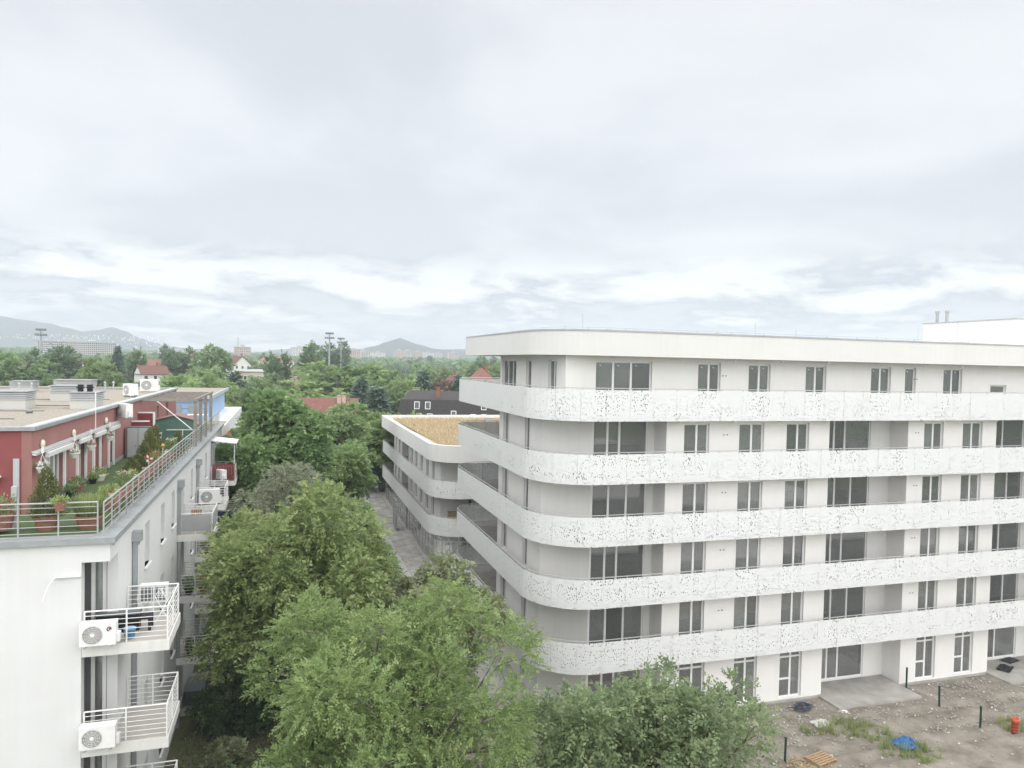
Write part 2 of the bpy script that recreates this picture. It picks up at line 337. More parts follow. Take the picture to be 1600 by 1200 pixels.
# ------------------------------------------------------------------ terrain and ground
def terrain_h(d):
    if d < 140: return 0.
    if d < 3000: return 30*((d-140)/2860.)
    return 30 + (d-3000)*.012
def build_ground():
    rs = [0, 60, 120, 140, 200, 300, 450, 700, 1000, 1500, 2200, 2600, 3050]; n = 72
    vs = [(0, 0, -.03)]; fs = []
    for r in rs[1:]:
        for j in range(n):
            a = 2*math.pi*j/n; vs.append((r*math.sin(a), r*math.cos(a), terrain_h(r)-.03))
    for j in range(n): fs.append((0, 1+(j+1) % n, 1+j))
    for i in range(len(rs)-2):
        for j in range(n):
            a, b = 1+i*n+j, 1+i*n+(j+1) % n; fs.append((a, b, b+n, a+n))
    tag(MB().add(vs, fs).build('ground', 'terrain', None, True), kind='structure')
    def sheet(name, m, x0, x1, y0, y1, z, step=0, amp=0., seed=1):
        if not step:
            return tag(MB().add([(x0,y0,z),(x1,y0,z),(x1,y1,z),(x0,y1,z)], [(0,1,2,3)]).build(name, m), kind='structure')
        rg = np.random.default_rng(seed); nx, ny = int((x1-x0)/step)+1, int((y1-y0)/step)+1
        h = np.zeros((ny, nx))
        for k in (1, 2, 4, 8):
            g = rg.normal(size=(ny//(8//k)+3, nx//(8//k)+3)); s = 8//k
            yy = np.arange(ny)/s; xx = np.arange(nx)/s; y0i, x0i = yy.astype(int), xx.astype(int); fy, fx = (yy-y0i)[:, None], (xx-x0i)[None, :]
            a = g[np.ix_(y0i, x0i)]; b = g[np.ix_(y0i, x0i+1)]; c = g[np.ix_(y0i+1, x0i)]; d = g[np.ix_(y0i+1, x0i+1)]
            h += ((a*(1-fx)+b*fx)*(1-fy)+(c*(1-fx)+d*fx)*fy)/k
        h = h*amp
        if name == 'dirt_yard':                           # wheel ruts and spoil ridges
            X, Y = np.meshgrid(x0+np.arange(nx)*step, y0+np.arange(ny)*step)
            for k, (ya, sl, cv) in enumerate(((30.1, -.06, .004), (28.4, -.06, .004), (27.0, .05, -.003), (25.3, .05, -.003))):
                d = Y-(ya+sl*(X-30)+cv*(X-30)**2); h = h-.09*np.exp(-(d/.22)**2)+.06*np.exp(-((np.abs(d)-.5)/.2)**2)
            h = h+.03+.05*np.random.default_rng(3).normal(size=h.shape)*np.clip((32-Y)/6, .15, .5)
            h *= np.clip((33.0-Y)/1.2, 0, 1)*1.0
        h = np.maximum(h, -.022)
        vs = [(x0+i*step, y0+j*step, z+h[j, i]) for j in range(ny) for i in range(nx)]
        fs = [(j*nx+i, j*nx+i+1, (j+1)*nx+i+1, (j+1)*nx+i) for j in range(ny-1) for i in range(nx-1)]
        return tag(MB().add(vs, fs).build(name, m, None, True), kind='structure')
    sheet('dirt_yard', 'soil', 6.5, 62, 8, 33.6, .0, .25, .035, 4)
    sheet('planted_verge', 'undergrowth', -4.9, 6.4, 4, 62, .01, .5, .03, 5)
    sheet('street_paving', 'paving', 1.5, 14.2, 36, 104, .012)
    sheet('bounce_ground', 'concrete', -45, 75, -95, 7.9, .0)  # unseen pale ground added behind the camera to brighten window reflections and facades
    sheet('roadway', 'asphalt', -60, 120, 104.2, 112, .008)
    fp = sheet('footpath', 'concrete', -4.9, -1.2, 39.2, 44.5, .05)
    kb = MB().box(-60, 120, 104.0, 104.2, 0, .12).build('kerb', 'asphalt'); tag(kb, kind='structure')
    # a band of flagstones along the shop front, every slab its own piece
    pv = sheet('flagstone_band', 'concrete', 10.2, 12.3, 57, 97, .016)
    base = MB().box(-.48, .48, -.98, .98, 0, .03)
    me = None
    for j in range(20):
        for i in range(2):
            c = (10.75+i*1.02, 58+2.0*j, .012)
            if me is None: o = base.build('flagstone', 'paver', pv); o.location = c; me = o.data
            else: o = link('flagstone', me, pv, c)
            o.rotation_euler.z = random.uniform(-.006, .006); o.location.z += random.uniform(0, .008)
build_ground()

# ------------------------------------------------------------------ curved plan outlines
def plan(pts, seg=10):
    """pts: list of (x, y, corner_radius) -> smooth polyline"""
    out = []; n = len(pts)
    for i, (x, y, r) in enumerate(pts):
        if r <= 0 or i in (0, n-1): out.append((x, y)); continue
        p = Vector((x, y)); a = (Vector(pts[i-1][:2])-p).normalized(); b = (Vector(pts[i+1][:2])-p).normalized()
        ang = a.angle(b); t = r/math.tan(ang/2); c = p + (a+b).normalized()*(r/math.sin(ang/2))
        s, e = p+a*t-c, p+b*t-c; a0 = math.atan2(s.y, s.x); da = math.atan2(e.y, e.x)-a0
        da = (da+math.pi) % (2*math.pi)-math.pi
        out += [(c.x+r*math.cos(a0+da*k/seg), c.y+r*math.sin(a0+da*k/seg)) for k in range(seg+1)]
    return out
def lengths(pl):
    s = [0.]
    for a, b in zip(pl, pl[1:]): s.append(s[-1]+math.dist(a, b))
    return s
def sample(pl, s, d):
    for i in range(len(pl)-1):
        if d <= s[i+1] or i == len(pl)-2:
            t = (d-s[i])/max(1e-6, s[i+1]-s[i]); return (pl[i][0]+(pl[i+1][0]-pl[i][0])*t, pl[i][1]+(pl[i+1][1]-pl[i][1])*t)
def sub(pl, s, d0, d1):
    return [sample(pl, s, d0)] + [p for p, q in zip(pl, s) if d0+1e-3 < q < d1-1e-3] + [sample(pl, s, d1)]
def offset(pl, w):
    """shift a polyline to its right-hand side by w"""
    out = []
    for i, p in enumerate(pl):
        a, b = pl[max(0, i-1)], pl[min(len(pl)-1, i+1)]; d = Vector((b[0]-a[0], b[1]-a[1])).normalized()
        out.append((p[0]+d.y*w, p[1]-d.x*w))
    return out
def strip(mb, pl, z0, z1, th=.012, u0=0., uv=True):
    """thin upright sheet along a polyline, outer and inner skin plus rims"""
    inn = offset(pl, th); n = len(pl); s = lengths(pl)
    vs = [(x, y, z0) for x, y in pl]+[(x, y, z1) for x, y in pl]+[(x, y, z0) for x, y in inn]+[(x, y, z1) for x, y in inn]
    fs = []; uvs = []
    for i in range(n-1):
        q = [(u0+s[i], z0), (u0+s[i+1], z0), (u0+s[i+1], z1), (u0+s[i], z1)]
        fs.append((i, i+1, n+i+1, n+i)); uvs.append(q)
        fs.append((2*n+i+1, 2*n+i, 3*n+i, 3*n+i+1)); uvs.append([q[1], q[0], q[3], q[2]])
    mb.add(vs, fs)
    if uv: mb.uv = (mb.uv or []) + uvs
    return mb

def window(root, P, u0, u1, z0, z1, mull=(), trans=None, fr=.075, depth=.07, name='window', glass='glass', fm='window_white', open_=0):
    """P(u, w, z) -> world; frame with mullions, each pane its own child"""
    def bx(mb, a, b, c, d, w0=-depth/2, w1=depth/2):
        vs = [P(u, w, z) for z in (c, d) for u, w in ((a, w0), (b, w0), (b, w1), (a, w1))]
        mb.add(vs, [(0,3,2,1),(4,5,6,7),(0,1,5,4),(1,2,6,5),(2,3,7,6),(3,0,4,7)])
    f = MB(); bx(f, u0, u0+fr, z0, z1); bx(f, u1-fr, u1, z0, z1); bx(f, u0+fr, u1-fr, z0, z0+fr); bx(f, u0+fr, u1-fr, z1-fr, z1)
    for m in mull: bx(f, m-.055, m+.055, z0+fr, z1-fr)
    us = [u0+fr] + [q for m in mull for q in (m-.055, m+.055)] + [u1-fr]
    zs = [z0+fr, z1-fr]
    if trans:
        for a, b in zip(us[::2], us[1::2]):
            for t in (trans if isinstance(trans, (list, tuple)) else [trans]): bx(f, a, b, t-.045, t+.045)
        zs = [z0+fr]
        for t in (trans if isinstance(trans, (list, tuple)) else [trans]): zs += [t-.045, t+.045]
        zs.append(z1-fr)
    o = f.build(name, fm, root)
    for a, b in zip(us[::2], us[1::2]):
        for c, d in zip(zs[::2], zs[1::2]):
            p = MB(); bx(p, a-.005, b+.005, c-.005, d+.005, -.008, .008); p.build('pane', glass, o)
    return o
def wall_run(mb, P, u0, u1, z0, z1, holes, th=.25):
    """wall slab along u with rectangular openings (a, b, za, zb); faces outward at w=0"""
    def bx(a, b, c, d):
        if b-a < 1e-3 or d-c < 1e-3: return
        vs = [P(u, w, z) for z in (c, d) for u, w in ((a, 0), (b, 0), (b, th), (a, th))]
        mb.add(vs, [(0,3,2,1),(4,5,6,7),(0,1,5,4),(1,2,6,5),(2,3,7,6),(3,0,4,7)])
    u = u0
    for a, b, za, zb in sorted(holes):
        bx(u, a, z0, z1); bx(a, b, z0, za); bx(a, b, zb, z1); u = b
    bx(u, u1, z0, z1)

# ------------------------------------------------------------------ the big white building with perforated balcony bands
def big_block():
    root = empty('apartment_building', (30, 40, 0), 'large new white apartment building with five curved perforated balcony bands', 'building')
    PB = [3.03, 6.22, 9.24, 12.26, 15.32]; PT = [4.56, 7.64, 10.68, 13.72, 16.84]
    FL = [.12] + [b+.26 for b in PB]; RB, RT = 18.49, 19.71
    XE = 58.
    YF, YR, Y5, XS = 33.0, 34.3, 33.25, 13.0
    out = plan([(XE, 32.2, 0), (11.55, 32.2, 3.05), (11.55, 51.7, 2.1), (22, 51.7, 0)], 12)
    S = lengths(out)
    rg = random.Random(5)
    PF = lambda y: (lambda u, w, z: (u, y+w, z))            # front facing -Y
    PX = lambda x: (lambda u, w, z: (x+w, -u, z))           # side facing -X, u = -y
    small = [(19.46, 20.92), (22.72, 24.24), (25.66, 27.1), (35.0, 36.42), (37.86, 39.36), (47.0, 48.45), (49.9, 51.4)]
    small0 = [(19.55, 21.03), (22.81, 24.24), (25.68, 27.1), (35.0, 36.42), (37.87, 39.28), (47.0, 48.45)]
    rec = [(28.43, 33.85), (40.44, 45.9), (52.5, 57.6)]
    # balconies: slab, panels, handrail
    for k in range(5):
        b, t = PB[k], PT[k]
        o2 = offset(out, .07)
        poly = o2 + [(22, 44), (22, 36.4), (XE, 36.4)]
        bal = MB().prism(poly[::-1], b+.03, b+.26).build('balcony', 'slab_edge', root)
        n = int(S[-1]/1.262); off = rg.uniform(0, .5); du = 97.3*k
        ds = [0.]+[off+1.262*i for i in range(1, n) if off+1.262*i < S[-1]-.4]+[S[-1]]
        for d0, d1 in zip(ds, ds[1:]):
            pl = sub(out, S, d0+.006, d1-.006)
            strip(MB(), pl, b, t, .012, du+d0).build('panel', 'perforated', bal)
        hr = offset(out, .06); MB().tube([(x, y, t+.085) for x, y in hr], .022, 5).build('handrail', 'rail_steel', bal)
        pm = MB()
        for d in ds[1:-1]:
            x, y = sample(hr, lengths(hr), d*lengths(hr)[-1]/S[-1]); pm.box(x-.012, x+.012, y-.012, y+.012, b+.3, t+.08)
        pm.build('rail_posts', 'rail_steel', bal)['kind'] = 'stuff'
        fin = offset(out, .35)
        MB().prism((fin+[(22, 44.9), (12.9, 44.9), (12.9, 36.5), (14.9, 34.45), (XE, 34.45)])[::-1], b+.262, b+.275).build('deck', 'deck', bal)
    # walls
    wf = MB(); ws = MB(); WR = [MB() for _ in range(4)]
    for k in range(6):
        z0 = FL[k]-(.12 if k == 0 else .0); z1 = (PB[k]+.03) if k < 5 else RB
        wt = z1-.22; wb = FL[k]+.06
        if k < 5:
            ss = small0 if k == 0 else small
            # recessed loggias: front piers between them
            segs = [(18.45, rec[0][0]), (rec[0][1], rec[1][0]), (rec[1][1], rec[2][0]), (rec[2][1], XE)]
            for a, b in segs: wall_run(wf, PF(YF), a, b, z0, z1, [(p, q, wb, wt) for p, q in ss if a < p < b])
            for p, q in ss:
                m = p+(q-p)*.54
                if k == 0: o = window(root, PF(YF+.17), p, q, wb, wt, [m], [wt-.46]); MB().box(p+.07, m-.05, YF+.14, YF+.2, wb+.95, wb+1.05).build('cross_rail', 'window_white', o)
                else: window(root, PF(YF+.17), p, q, wb, wt, [m])
            bigs = [(14.98, 18.08), (29.0, 32.45), (41.0, 44.35), (53.1, 56.4)]
            ends = [(14.9, 18.45)] + rec
            for wr, (a, b), (p, q) in zip(WR, ends, bigs):
                wall_run(wr, PF(YR), a-(.0 if a < 15 else .1), b+.1, z0, z1, [(p, q, wb, wt+.15)], .2)
                w3 = (q-p)/3
                if (k+int(a)) % 2: ml = [p+w3*.92, p+w3*1.9]
                else: ml = [p+w3*.8, p+w3*1.45]
                window(root, PF(YR+.10), p, q, wb, wt+.15, ml)
                if a > 15: wr.box(a-.2, a, YF+.251, YR, z0, z1)
                wr.box(b, b+.2, YF+.251, YR, z0, z1)
            # flat side and the chamfer that leads to the first loggia
            wall_run(ws, PX(XS), -44.6, -36.46, z0, z1, [(-43.7, -42.5, wb, wt), (-39.4, -38.6, wb, wt)])
            window(root, PX(XS+.15), -43.7, -42.5, wb, wt, [-43.05]); window(root, PX(XS+.15), -39.4, -38.6, wb, wt)
            ws.prism([(13.0, 36.46), (14.93, 34.3), (15.1, 34.45), (13.25, 36.6)], z0, z1)
        else:
            fw = [(14.58, 17.67), (20.32, 21.65), (23.36, 24.71), (26.96, 28.3), (31.34, 32.72), (33.73, 34.51), (36.53, 37.93)]
            wall_run(wf, PF(Y5), XS, XE, z0, z1, [(p, q, wb, z1-.24) for p, q in fw]+[(40.14, 41.4, z0+1.25, z0+1.75), (44.5, 46, wb, z1-.24), (49, 50.4, wb, z1-.24)])
            for p, q in fw+[(44.5, 46), (49, 50.4)]:
                ml = [p+1.0, p+1.98] if q-p > 2 else ([] if q-p < 1 else [p+(q-p)*.53])
                o = window(root, PF(Y5+.17), p, q, wb, z1-.24, ml)
                for e in [p+.075]+[v+.055 for v in ml]:
                    MB().obox((e+.22, Y5+.15, z1-.46), (.12, .006, .035), 0, 0, .6).build('sticker', 'white_paint', o)
            window(root, PF(Y5+.15), 40.14, 41.4, z0+1.25, z0+1.75)
            wall_run(ws, PX(XS), -44.6, -Y5-.251, z0, z1, [(-44.2, -41.3, wb, z1-.24), (-39.4, -38.5, wb+.75, z1-.24), (-35.75, -34.55, wb, z1-.24)])
            window(root, PX(XS+.15), -44.2, -41.3, wb, z1-.24, [-43.2, -42.25]); window(root, PX(XS+.15), -39.4, -38.5, wb+.75, z1-.24); window(root, PX(XS+.15), -35.75, -34.55, wb, z1-.24, [-35.1])
    wf.build('front_wall', 'white_plaster', root); ws.build('side_wall', 'white_plaster', root); [w.build('loggia_wall', 'white_plaster', root) for w in WR]
    bw = MB().box(13.25, XE, 44.35, 44.6, 0, RB).box(XE-.25, XE, 34.6, 44.35, 0, RB).build('back_wall', 'white_plaster', root)
    # rooms behind the glass
    it = MB(); fl = MB()
    for k in range(6):
        z0 = FL[k]-.02; z1 = (PB[k]+.03) if k < 5 else RB
        fl.box(13.3, XE-.3, 34.55 if k < 5 else 33.55, 44.3, z0-.1, z0+.04)
        it.box(13.3, XE-.3, 37.7, 37.85, z0+.02, z1-.01)
        for x in (18.75, 21.9, 25.0, 28.0, 34.05, 37.15, 40.1, 46.1, 49.2, 52.2): it.box(x, x+.14, 34.6, 37.7, z0+.02, z1-.01)
        it.box(13.3, 14.6, 37.5, 37.6, z0+.02, z1-.01) if k < 5 else None
    it.build('inner_walls', 'interior', root); fl.build('inner_floors', 'screed', root)
    # roof
    ro = plan([(XE, 32.2, 0), (11.6, 32.2, 3.2), (11.6, 48.3, 0), (XE, 48.3, 0)], 14)
    roof = MB().prism(ro[::-1], RB, RT).build('roof', 'fascia_white', root)
    cp = MB(); strip(cp, offset(ro, -.03), RT-.05, RT+.03, .35, uv=False)
    inn = offset(ro, .32); outl = offset(ro, -.03); n = len(ro)
    cp.add([(x, y, RT+.03) for x, y in outl]+[(x, y, RT+.03) for x, y in inn], [(i, i+1, n+i+1, n+i) for i in range(n-1)])
    cp.build('coping', 'roof_metal', roof)
    MB().prism([(48.0, 38.0), (57.9, 38.0), (57.9, 45.7), (48.0, 45.7)], RT+.002, 21.8).build('stair_tower', 'white_plaster', root)
    MB().box(47.93, 57.97, 37.93, 45.77, 21.8, 21.87).build('tower_coping', 'roof_metal', root)
    MB().box(47.985, 47.999, 42.6, 42.62, RT+.01, 21.79).build('tower_joint', 'roof_metal', root)
    for x, y in ((48.7, 45.1), (48.9, 44.4)):
        MB().lathe([(.11, 0), (.11, .75), (.15, .78), (.15, .95), (.06, 1.0)], 8, (x, y, 21.87)).build('flue', 'galvanised', root)
    for x, y in ((16.5, 36.2), (23.2, 36.0), (26.5, 37.5), (31.0, 38.5), (39.6, 37.3)):
        MB().lathe([(.16, 0), (.16, .16), (.24, .17), (.24, .25), (.05, .3)], 8, (x, y, RT)).build('roof_vent', 'galvanised', root)
    MB().box(43.3, 44.0, 38.1, 38.8, RT, RT+.38).build('roof_vent', 'galvanised', root)
    for x, y, h in ((13.8, 35.6, .35), (15.8, 38, 1.2), (21, 36.6, .4), (26.2, 36.8, 1.0), (29.2, 37, .7), (33.5, 35.2, .4), (40.0, 38.5, 1.2), (46.5, 41.7, 1.0)):
        MB().tube([(x, y, RT), (x, y, RT+h)], .012, 4).build('lightning_rod', 'galvanised', root)
    lw = MB(); lp = offset(ro, .75)[:-2]
    lw.tube([(x, y, RT+.16) for x, y in lp], .008, 4)
    for d in range(0, 44, 2): lw.box(14+d-.01, 14+d+.01, 32.94, 32.96, RT, RT+.16)
    lw.build('lightning_wire', 'galvanised', root)
    # small fittings: soffit lamps and pipe outlets
    for k in range(6):
        z1 = (PB[k]+.03) if k < 5 else RB
        for x in (18.9, 22.0, 24.9, 27.8, 34.4, 37.1, 39.9):
            MB().lathe([(.03, -.16), (.07, -.12), (.08, -.06), (.05, 0)], 8, (x+.1, YF-.35, z1)).build('soffit_lamp', 'white_paint', root)
        for x in (21.75, 34.35) if k else ():
            ov = MB()
            for dz in (.95, 2.0):
                for dx in (0, .2): ov.box(x+dx, x+dx+.06, (YF if k < 5 else Y5)-.02, YF if k < 5 else Y5, FL[k]+dz, FL[k]+dz+.05)
            ov.build('pipe_outlets', 'black_plastic', root)
    # concrete terraces at ground level
    for a, b in ((14.0, 18.4), (28.2, 33.75), (40.3, 45.8)):
        MB().box(a, b, 31.3, 34.28, -.1, .12).build('terrace', 'concrete', root)
    MB().box(18.45, XE, 32.86, 32.998, -.1, .10).build('plinth', 'concrete', root)
big_block()

# ------------------------------------------------------------------ the lower white building with a straw-coloured green roof
def low_block():
    root = empty('apartment_building', (20, 75, 0), 'lower white building with dry golden roof and glazed shop front beside the paving', 'building')
    PB = [3.15, 6.38]; PT = [4.72, 7.86]; RB, RT = 9.46, 10.9
    out = plan([(34, 60.2, 0), (11.9, 60.2, 2.9), (11.9, 96, 2.2), (34, 96, 0)], 12); S = lengths(out)
    PX = lambda x: (lambda u, w, z: (x+w, -u, z)); PF = lambda y: (lambda u, w, z: (u, y+w, z))
    for k in range(2):
        b, t = PB[k], PT[k]
        poly = offset(out, .07)
        bal = MB().prism(poly[::-1], b+.03, b+.26).build('balcony', 'slab_edge', root)
        ds = [0.]; 
        while ds[-1] < S[-1]-1.8: ds.append(ds[-1]+1.262)
        ds.append(S[-1])
        for d0, d1 in zip(ds, ds[1:]):
            if d0 > 68: continue
            strip(MB(), sub(out, S, d0+.006, d1-.006), b, t, .012, 311*k+500+d0).build('panel', 'perforated', bal)
        hr = offset(out, .06); MB().tube([(x, y, t+.08) for x, y in hr], .024, 5).build('handrail', 'rail_steel', bal)
        fin = offset(out, .35); MB().prism(fin[::-1], b+.262, b+.272).build('deck', 'deck', bal)
    # upper walls with window rows and an open loggia
    ws = MB()
    for k in range(2):
        wf = MB(); z0 = PB[k]+.275; z1 = PB[k+1]+.03 if k == 0 else RB; wb, wt = z0+.05, z1-.3
        ys = [92.4, 91.2, 89.6, 88.4, 80.6, 79.2, 77.6, 76.2, 74.4, 73.0, 71.2, 69.8, 68.2, 66.8]
        wins = [(-ys[i], -ys[i+1]) for i in range(0, len(ys), 2)]
        wall_run(ws, PX(13.3), -93.5, -86.8, z0, z1, [(a, b, wb, wt) for a, b in wins if b < -86.8])
        wall_run(ws, PX(13.3), -82.0, -65.4, z0, z1, [(a, b, wb, wt) for a, b in wins if a > -82])
        for a, b in wins: window(root, PX(13.45), a, b, wb, wt, [(a+b)/2])
        ws.box(15.2, 15.4, 81.75, 87.0, z0, z1); ws.box(13.55, 15.2, 81.75, 82.0, z0, z1); ws.box(13.55, 15.2, 86.8, 87.05, z0, z1)
        # front loggia near the rounded corner
        lo = MB(); wall_run(lo, PF(64.0), 13.3, 15.9, z0, z1, [], .2); lo.box(13.3, 13.5, 64.2, 65.4, z0, z1).build('loggia_wall', 'white_plaster', root)
        wall_run(wf, PF(62.3), 17.6, 34, z0, z1, [(19, 20.6, wb, wt), (24, 25.6, wb, wt)])
        window(root, PF(63.2), 15.95, 17.55, wb, wt, [16.45, 17.0]); window(root, PF(62.45), 19, 20.6, wb, wt, [19.8]); window(root, PF(62.45), 24, 25.6, wb, wt, [24.8])
        wf.build('front_wall', 'white_plaster', root)
    ws.build('side_wall', 'white_plaster', root)
    it = MB()
    for z0, z1 in ((.05, 3.1), (3.42, 6.4), (6.65, 9.4)):
        it.box(17.5, 17.7, 64.5, 95, z0, z1)
        for y in (70.5, 75.2, 81, 88.2): it.box(15.5, 17.5, y, y+.15, z0, z1)
    it.build('inner_walls', 'interior', root)
    # shop front: curved curtain wall, every pane a piece
    sh = plan([(15.9, 60.95, 0), (12.6, 60.95, 2.4), (12.6, 95, 0)], 9); SS = lengths(sh)
    fr = MB(); cuts = [0.]
    while cuts[-1] < SS[-1]-2.2: cuts.append(cuts[-1]+(.78 if cuts[-1] < 5.2 else 1.55))
    cuts.append(SS[-1]); zs = [.08, 1.45, 2.55, 3.15]
    so = None
    for d in cuts:
        x, y = sample(sh, SS, d); fr.box(x-.035, x+.035, y-.035, y+.035, 0, 3.18)
    for z in zs:
        st = MB(); pl = sub(sh, SS, 0, SS[-1]); inn = offset(pl, .06); n = len(pl); ou = offset(pl, -.02)
        fr.add([(p[0], p[1], z+dz) for dz in (-.04, .04) for p in ou]+[(p[0], p[1], z+dz) for dz in (-.04, .04) for p in inn],
               [f for i in range(n-1) for f in ((i, i+1, n+i+1, n+i), (2*n+i+1, 2*n+i, 3*n+i, 3*n+i+1), (n+i, n+i+1, 3*n+i+1, 3*n+i), (i+1, i, 2*n+i, 2*n+i+1))])
    so = fr.build('shop_front', 'zinc_light', root)
    for d0, d1 in zip(cuts, cuts[1:]):
        for z0, z1 in zip(zs, zs[1:]):
            mb = strip(MB(), sub(sh, SS, d0+.03, d1-.03), z0+.04, z1-.04, .012, uv=False); mb.build('pane', 'glass_shop', so)
    MB().box(15.9, 34, 61.1, 61.3, 0, 3.17).build('ground_wall', 'white_plaster', root)
    MB().prism([(12.7, 61.2), (34, 61.2), (34, 95.5), (12.7, 95.5)], 0, .03).build('shop_floor', 'screed', root)
    MB().box(18.2, 18.4, 61.4, 95, .03, 3.15).build('shop_wall', 'interior', root)
    # entrance lobby standing out of the shop front
    lb = MB()
    for x, y in ((11.5, 78.2), (11.5, 80.4), (12.55, 78.2)): lb.box(x-.05, x+.05, y-.05, y+.05, 0, 3.0)
    lb.box(11.45, 12.6, 78.15, 78.25, 2.9, 3.0).box(11.45, 11.55, 78.25, 80.4, 2.9, 3.0).build('entrance_frame', 'galvanised', root)
    # roof
    ro = plan([(34, 60.2, 0), (11.9, 60.2, 3.0), (11.9, 96, .6), (34, 96, 0)], 12)
    roof = MB(); strip(roof, ro, RB, RT, .45, uv=False); inn = offset(ro, .45); n = len(ro)
    roof.add([(x, y, RT) for x, y in ro]+[(x, y, RT) for x, y in inn], [(i, i+1, n+i+1, n+i) for i in range(n-1)])
    roof.prism(offset(ro, .3)[::-1], RB+.002, RT-.55)
    roof.build('roof', 'fascia_white', root)
    MB().prism(offset(ro, 1.1)[::-1], RT-.549, RT-.42).build('roof_soil', 'straw', root)
    # dry grass on the roof
    rg = np.random.default_rng(3); n = 26000
    p = np.stack([rg.uniform(13.2, 30, n), rg.uniform(61.5, 94.7, n), np.full(n, RT-.43)], 1)
    h = rg.uniform(.15, .38, n); a = rg.uniform(0, 6.28, n); w = rg.uniform(.012, .03, n)
    sd_ = np.stack([np.cos(a), np.sin(a), np.zeros(n)], 1)*w[:, None]; tp = p+np.stack([rg.normal(0, .12, n), rg.normal(0, .12, n), h], 1)
    V = np.stack([p-sd_, p+sd_, tp+sd_*.4, tp-sd_*.4], 1)-np.array([20, 75, 0])
    g = link('dry_grass', quads_mesh('dry_grass', V, 'leaf_straw', rg.uniform(0, 1, n)), root); g['kind'] = 'stuff'
    MB().box(22.9, 23.7, 84.0, 84.8, RT-.42, RT+.5).box(22.8, 23.8, 83.9, 84.9, RT+.5, RT+.58).build('roof_vent', 'zinc_light', root)
    for i in range(4):
        MB().tube([(25.2+.1*i, 82+.6*i, RT-.2+.1*(i % 2)), (33.5, 82.4+.6*i, RT-.15+.12*(i % 3))], .16, 7).build('membrane_roll', 'fascia_white', root)
low_block()
# ------------------------------------------------------------------ small things that come in several copies
def ac_unit():
    r = empty('air_conditioner')
    MB().box(-.42, .42, -.15, .15, .06, .62).build('casing', 'white_paint', r)
    MB().box(-.425, .425, -.155, .155, .60, .64).build('lid', 'white_paint', r)
    g = MB()
    for k in range(5): 
        ra = .05+.045*k; n = 20
        g.tube([(-.12+ra*math.cos(2*math.pi*j/n), -.162, .34+ra*math.sin(2*math.pi*j/n)) for j in range(n+1)], .006, 4)
    for k in range(12): g.tube([(-.12+.03*math.cos(k*.5236), -.162, .34+.03*math.sin(k*.5236)), (-.12+.235*math.cos(k*.5236), -.162, .34+.235*math.sin(k*.5236))], .005, 4)
    d = MB().add([(-.12+.24*math.cos(2*math.pi*j/24), -.1535, .34+.24*math.sin(2*math.pi*j/24)) for j in range(24)], [tuple(range(24))]).build('fan_opening', 'grille', r)
    g.build('fan_guard', 'white_paint', d)
    hb = MB().lathe([(.055, 0), (.05, .012), (.0, .02)], 12).build('hub', 'white_paint', d)
    hb.rotation_euler = (R(90), 0, 0); hb.location = (-.12, -.163, .34)
    for x in (-.3, .3): MB().box(x-.03, x+.03, -.17, .17, 0, .06).build('foot', 'galvanised', r)
    b = MB().box(.421, .50, -.06, .12, .10, .34).build('valve_cover', 'white_paint', r)
    bk = MB()
    for i in range(7): bk.box(-.36+.11*i, -.28+.11*i, .151, .156, .12, .56)
    bk.build('fins', 'cabinet_dark', r)
    return r
AC0 = ac_unit(); _ac_used = [False]
def put_ac(loc, rz, label, s=1.):
    if not _ac_used[0]: o = AC0; _ac_used[0] = True
    else: o = copy_tree(AC0)
    o.location = loc; o.rotation_euler.z = rz; o.scale = (s, s, s); return tag(o, label, 'air conditioner', 'white outdoor air conditioning units')
def leaf_cloud(n, fn, ln, wd, rg, up=.3):
    """n little leaves at points fn(n) with outward directions"""
    p, d = fn(n); d = d+rg.normal(0, .55, (n, 3)); d[:, 2] += up; d /= np.linalg.norm(d, axis=1)[:, None]
    s = np.cross(d, rg.normal(size=(n, 3))); s /= np.linalg.norm(s, axis=1)[:, None]
    l = (ln*rg.uniform(.6, 1.3, n))[:, None]; w = (wd*rg.uniform(.7, 1.2, n))[:, None]
    return np.stack([p, p+d*l*.5+s*w, p+d*l, p+d*l*.5-s*w], 1)
def cone_pts(h, r0, rg, z0=0.):
    def f(n):
        t = rg.beta(1.1, 1.7, n); a = rg.uniform(0, 6.283, n); ph = rg.uniform(0, 6.28, 3); rr = r0*(1-t)**.62*rg.uniform(.5, 1.08, n)*(1+.22*np.sin(3*a+11*t+ph[0])+.16*np.sin(5*a-17*t+ph[1]))
        return np.stack([rr*np.cos(a), rr*np.sin(a), z0+t*h], 1), np.stack([np.cos(a), np.sin(a), .4+t], 1)
    return f
def ball_pts(rx, rz, rg, zc=0., cx=0., cy=0.):
    def f(n):
        d = rg.normal(size=(n, 3)); d /= np.linalg.norm(d, axis=1)[:, None]; q = rg.uniform(.35, 1.05, n)[:, None]
        return d*q*np.array([rx, rx, rz])+np.array([cx, cy, zc]), d
    return f
def blades(n, r, h, rg, z0=0., cx=0., cy=0.):
    a = rg.uniform(0, 6.283, n); q = r*np.sqrt(rg.uniform(0, 1, n))*.6
    p = np.stack([cx+q*np.cos(a), cy+q*np.sin(a), np.full(n, z0)], 1); t = p+np.stack([np.cos(a)*q*.9, np.sin(a)*q*.9, h*rg.uniform(.5, 1.1, n)], 1)+rg.normal(0, .04, (n, 3))
    s = np.stack([-np.sin(a), np.cos(a), a*0], 1)*rg.uniform(.006, .014, n)[:, None]*(1+h)
    return np.stack([p-s, p+s, t+s*.2, t-s*.2], 1)
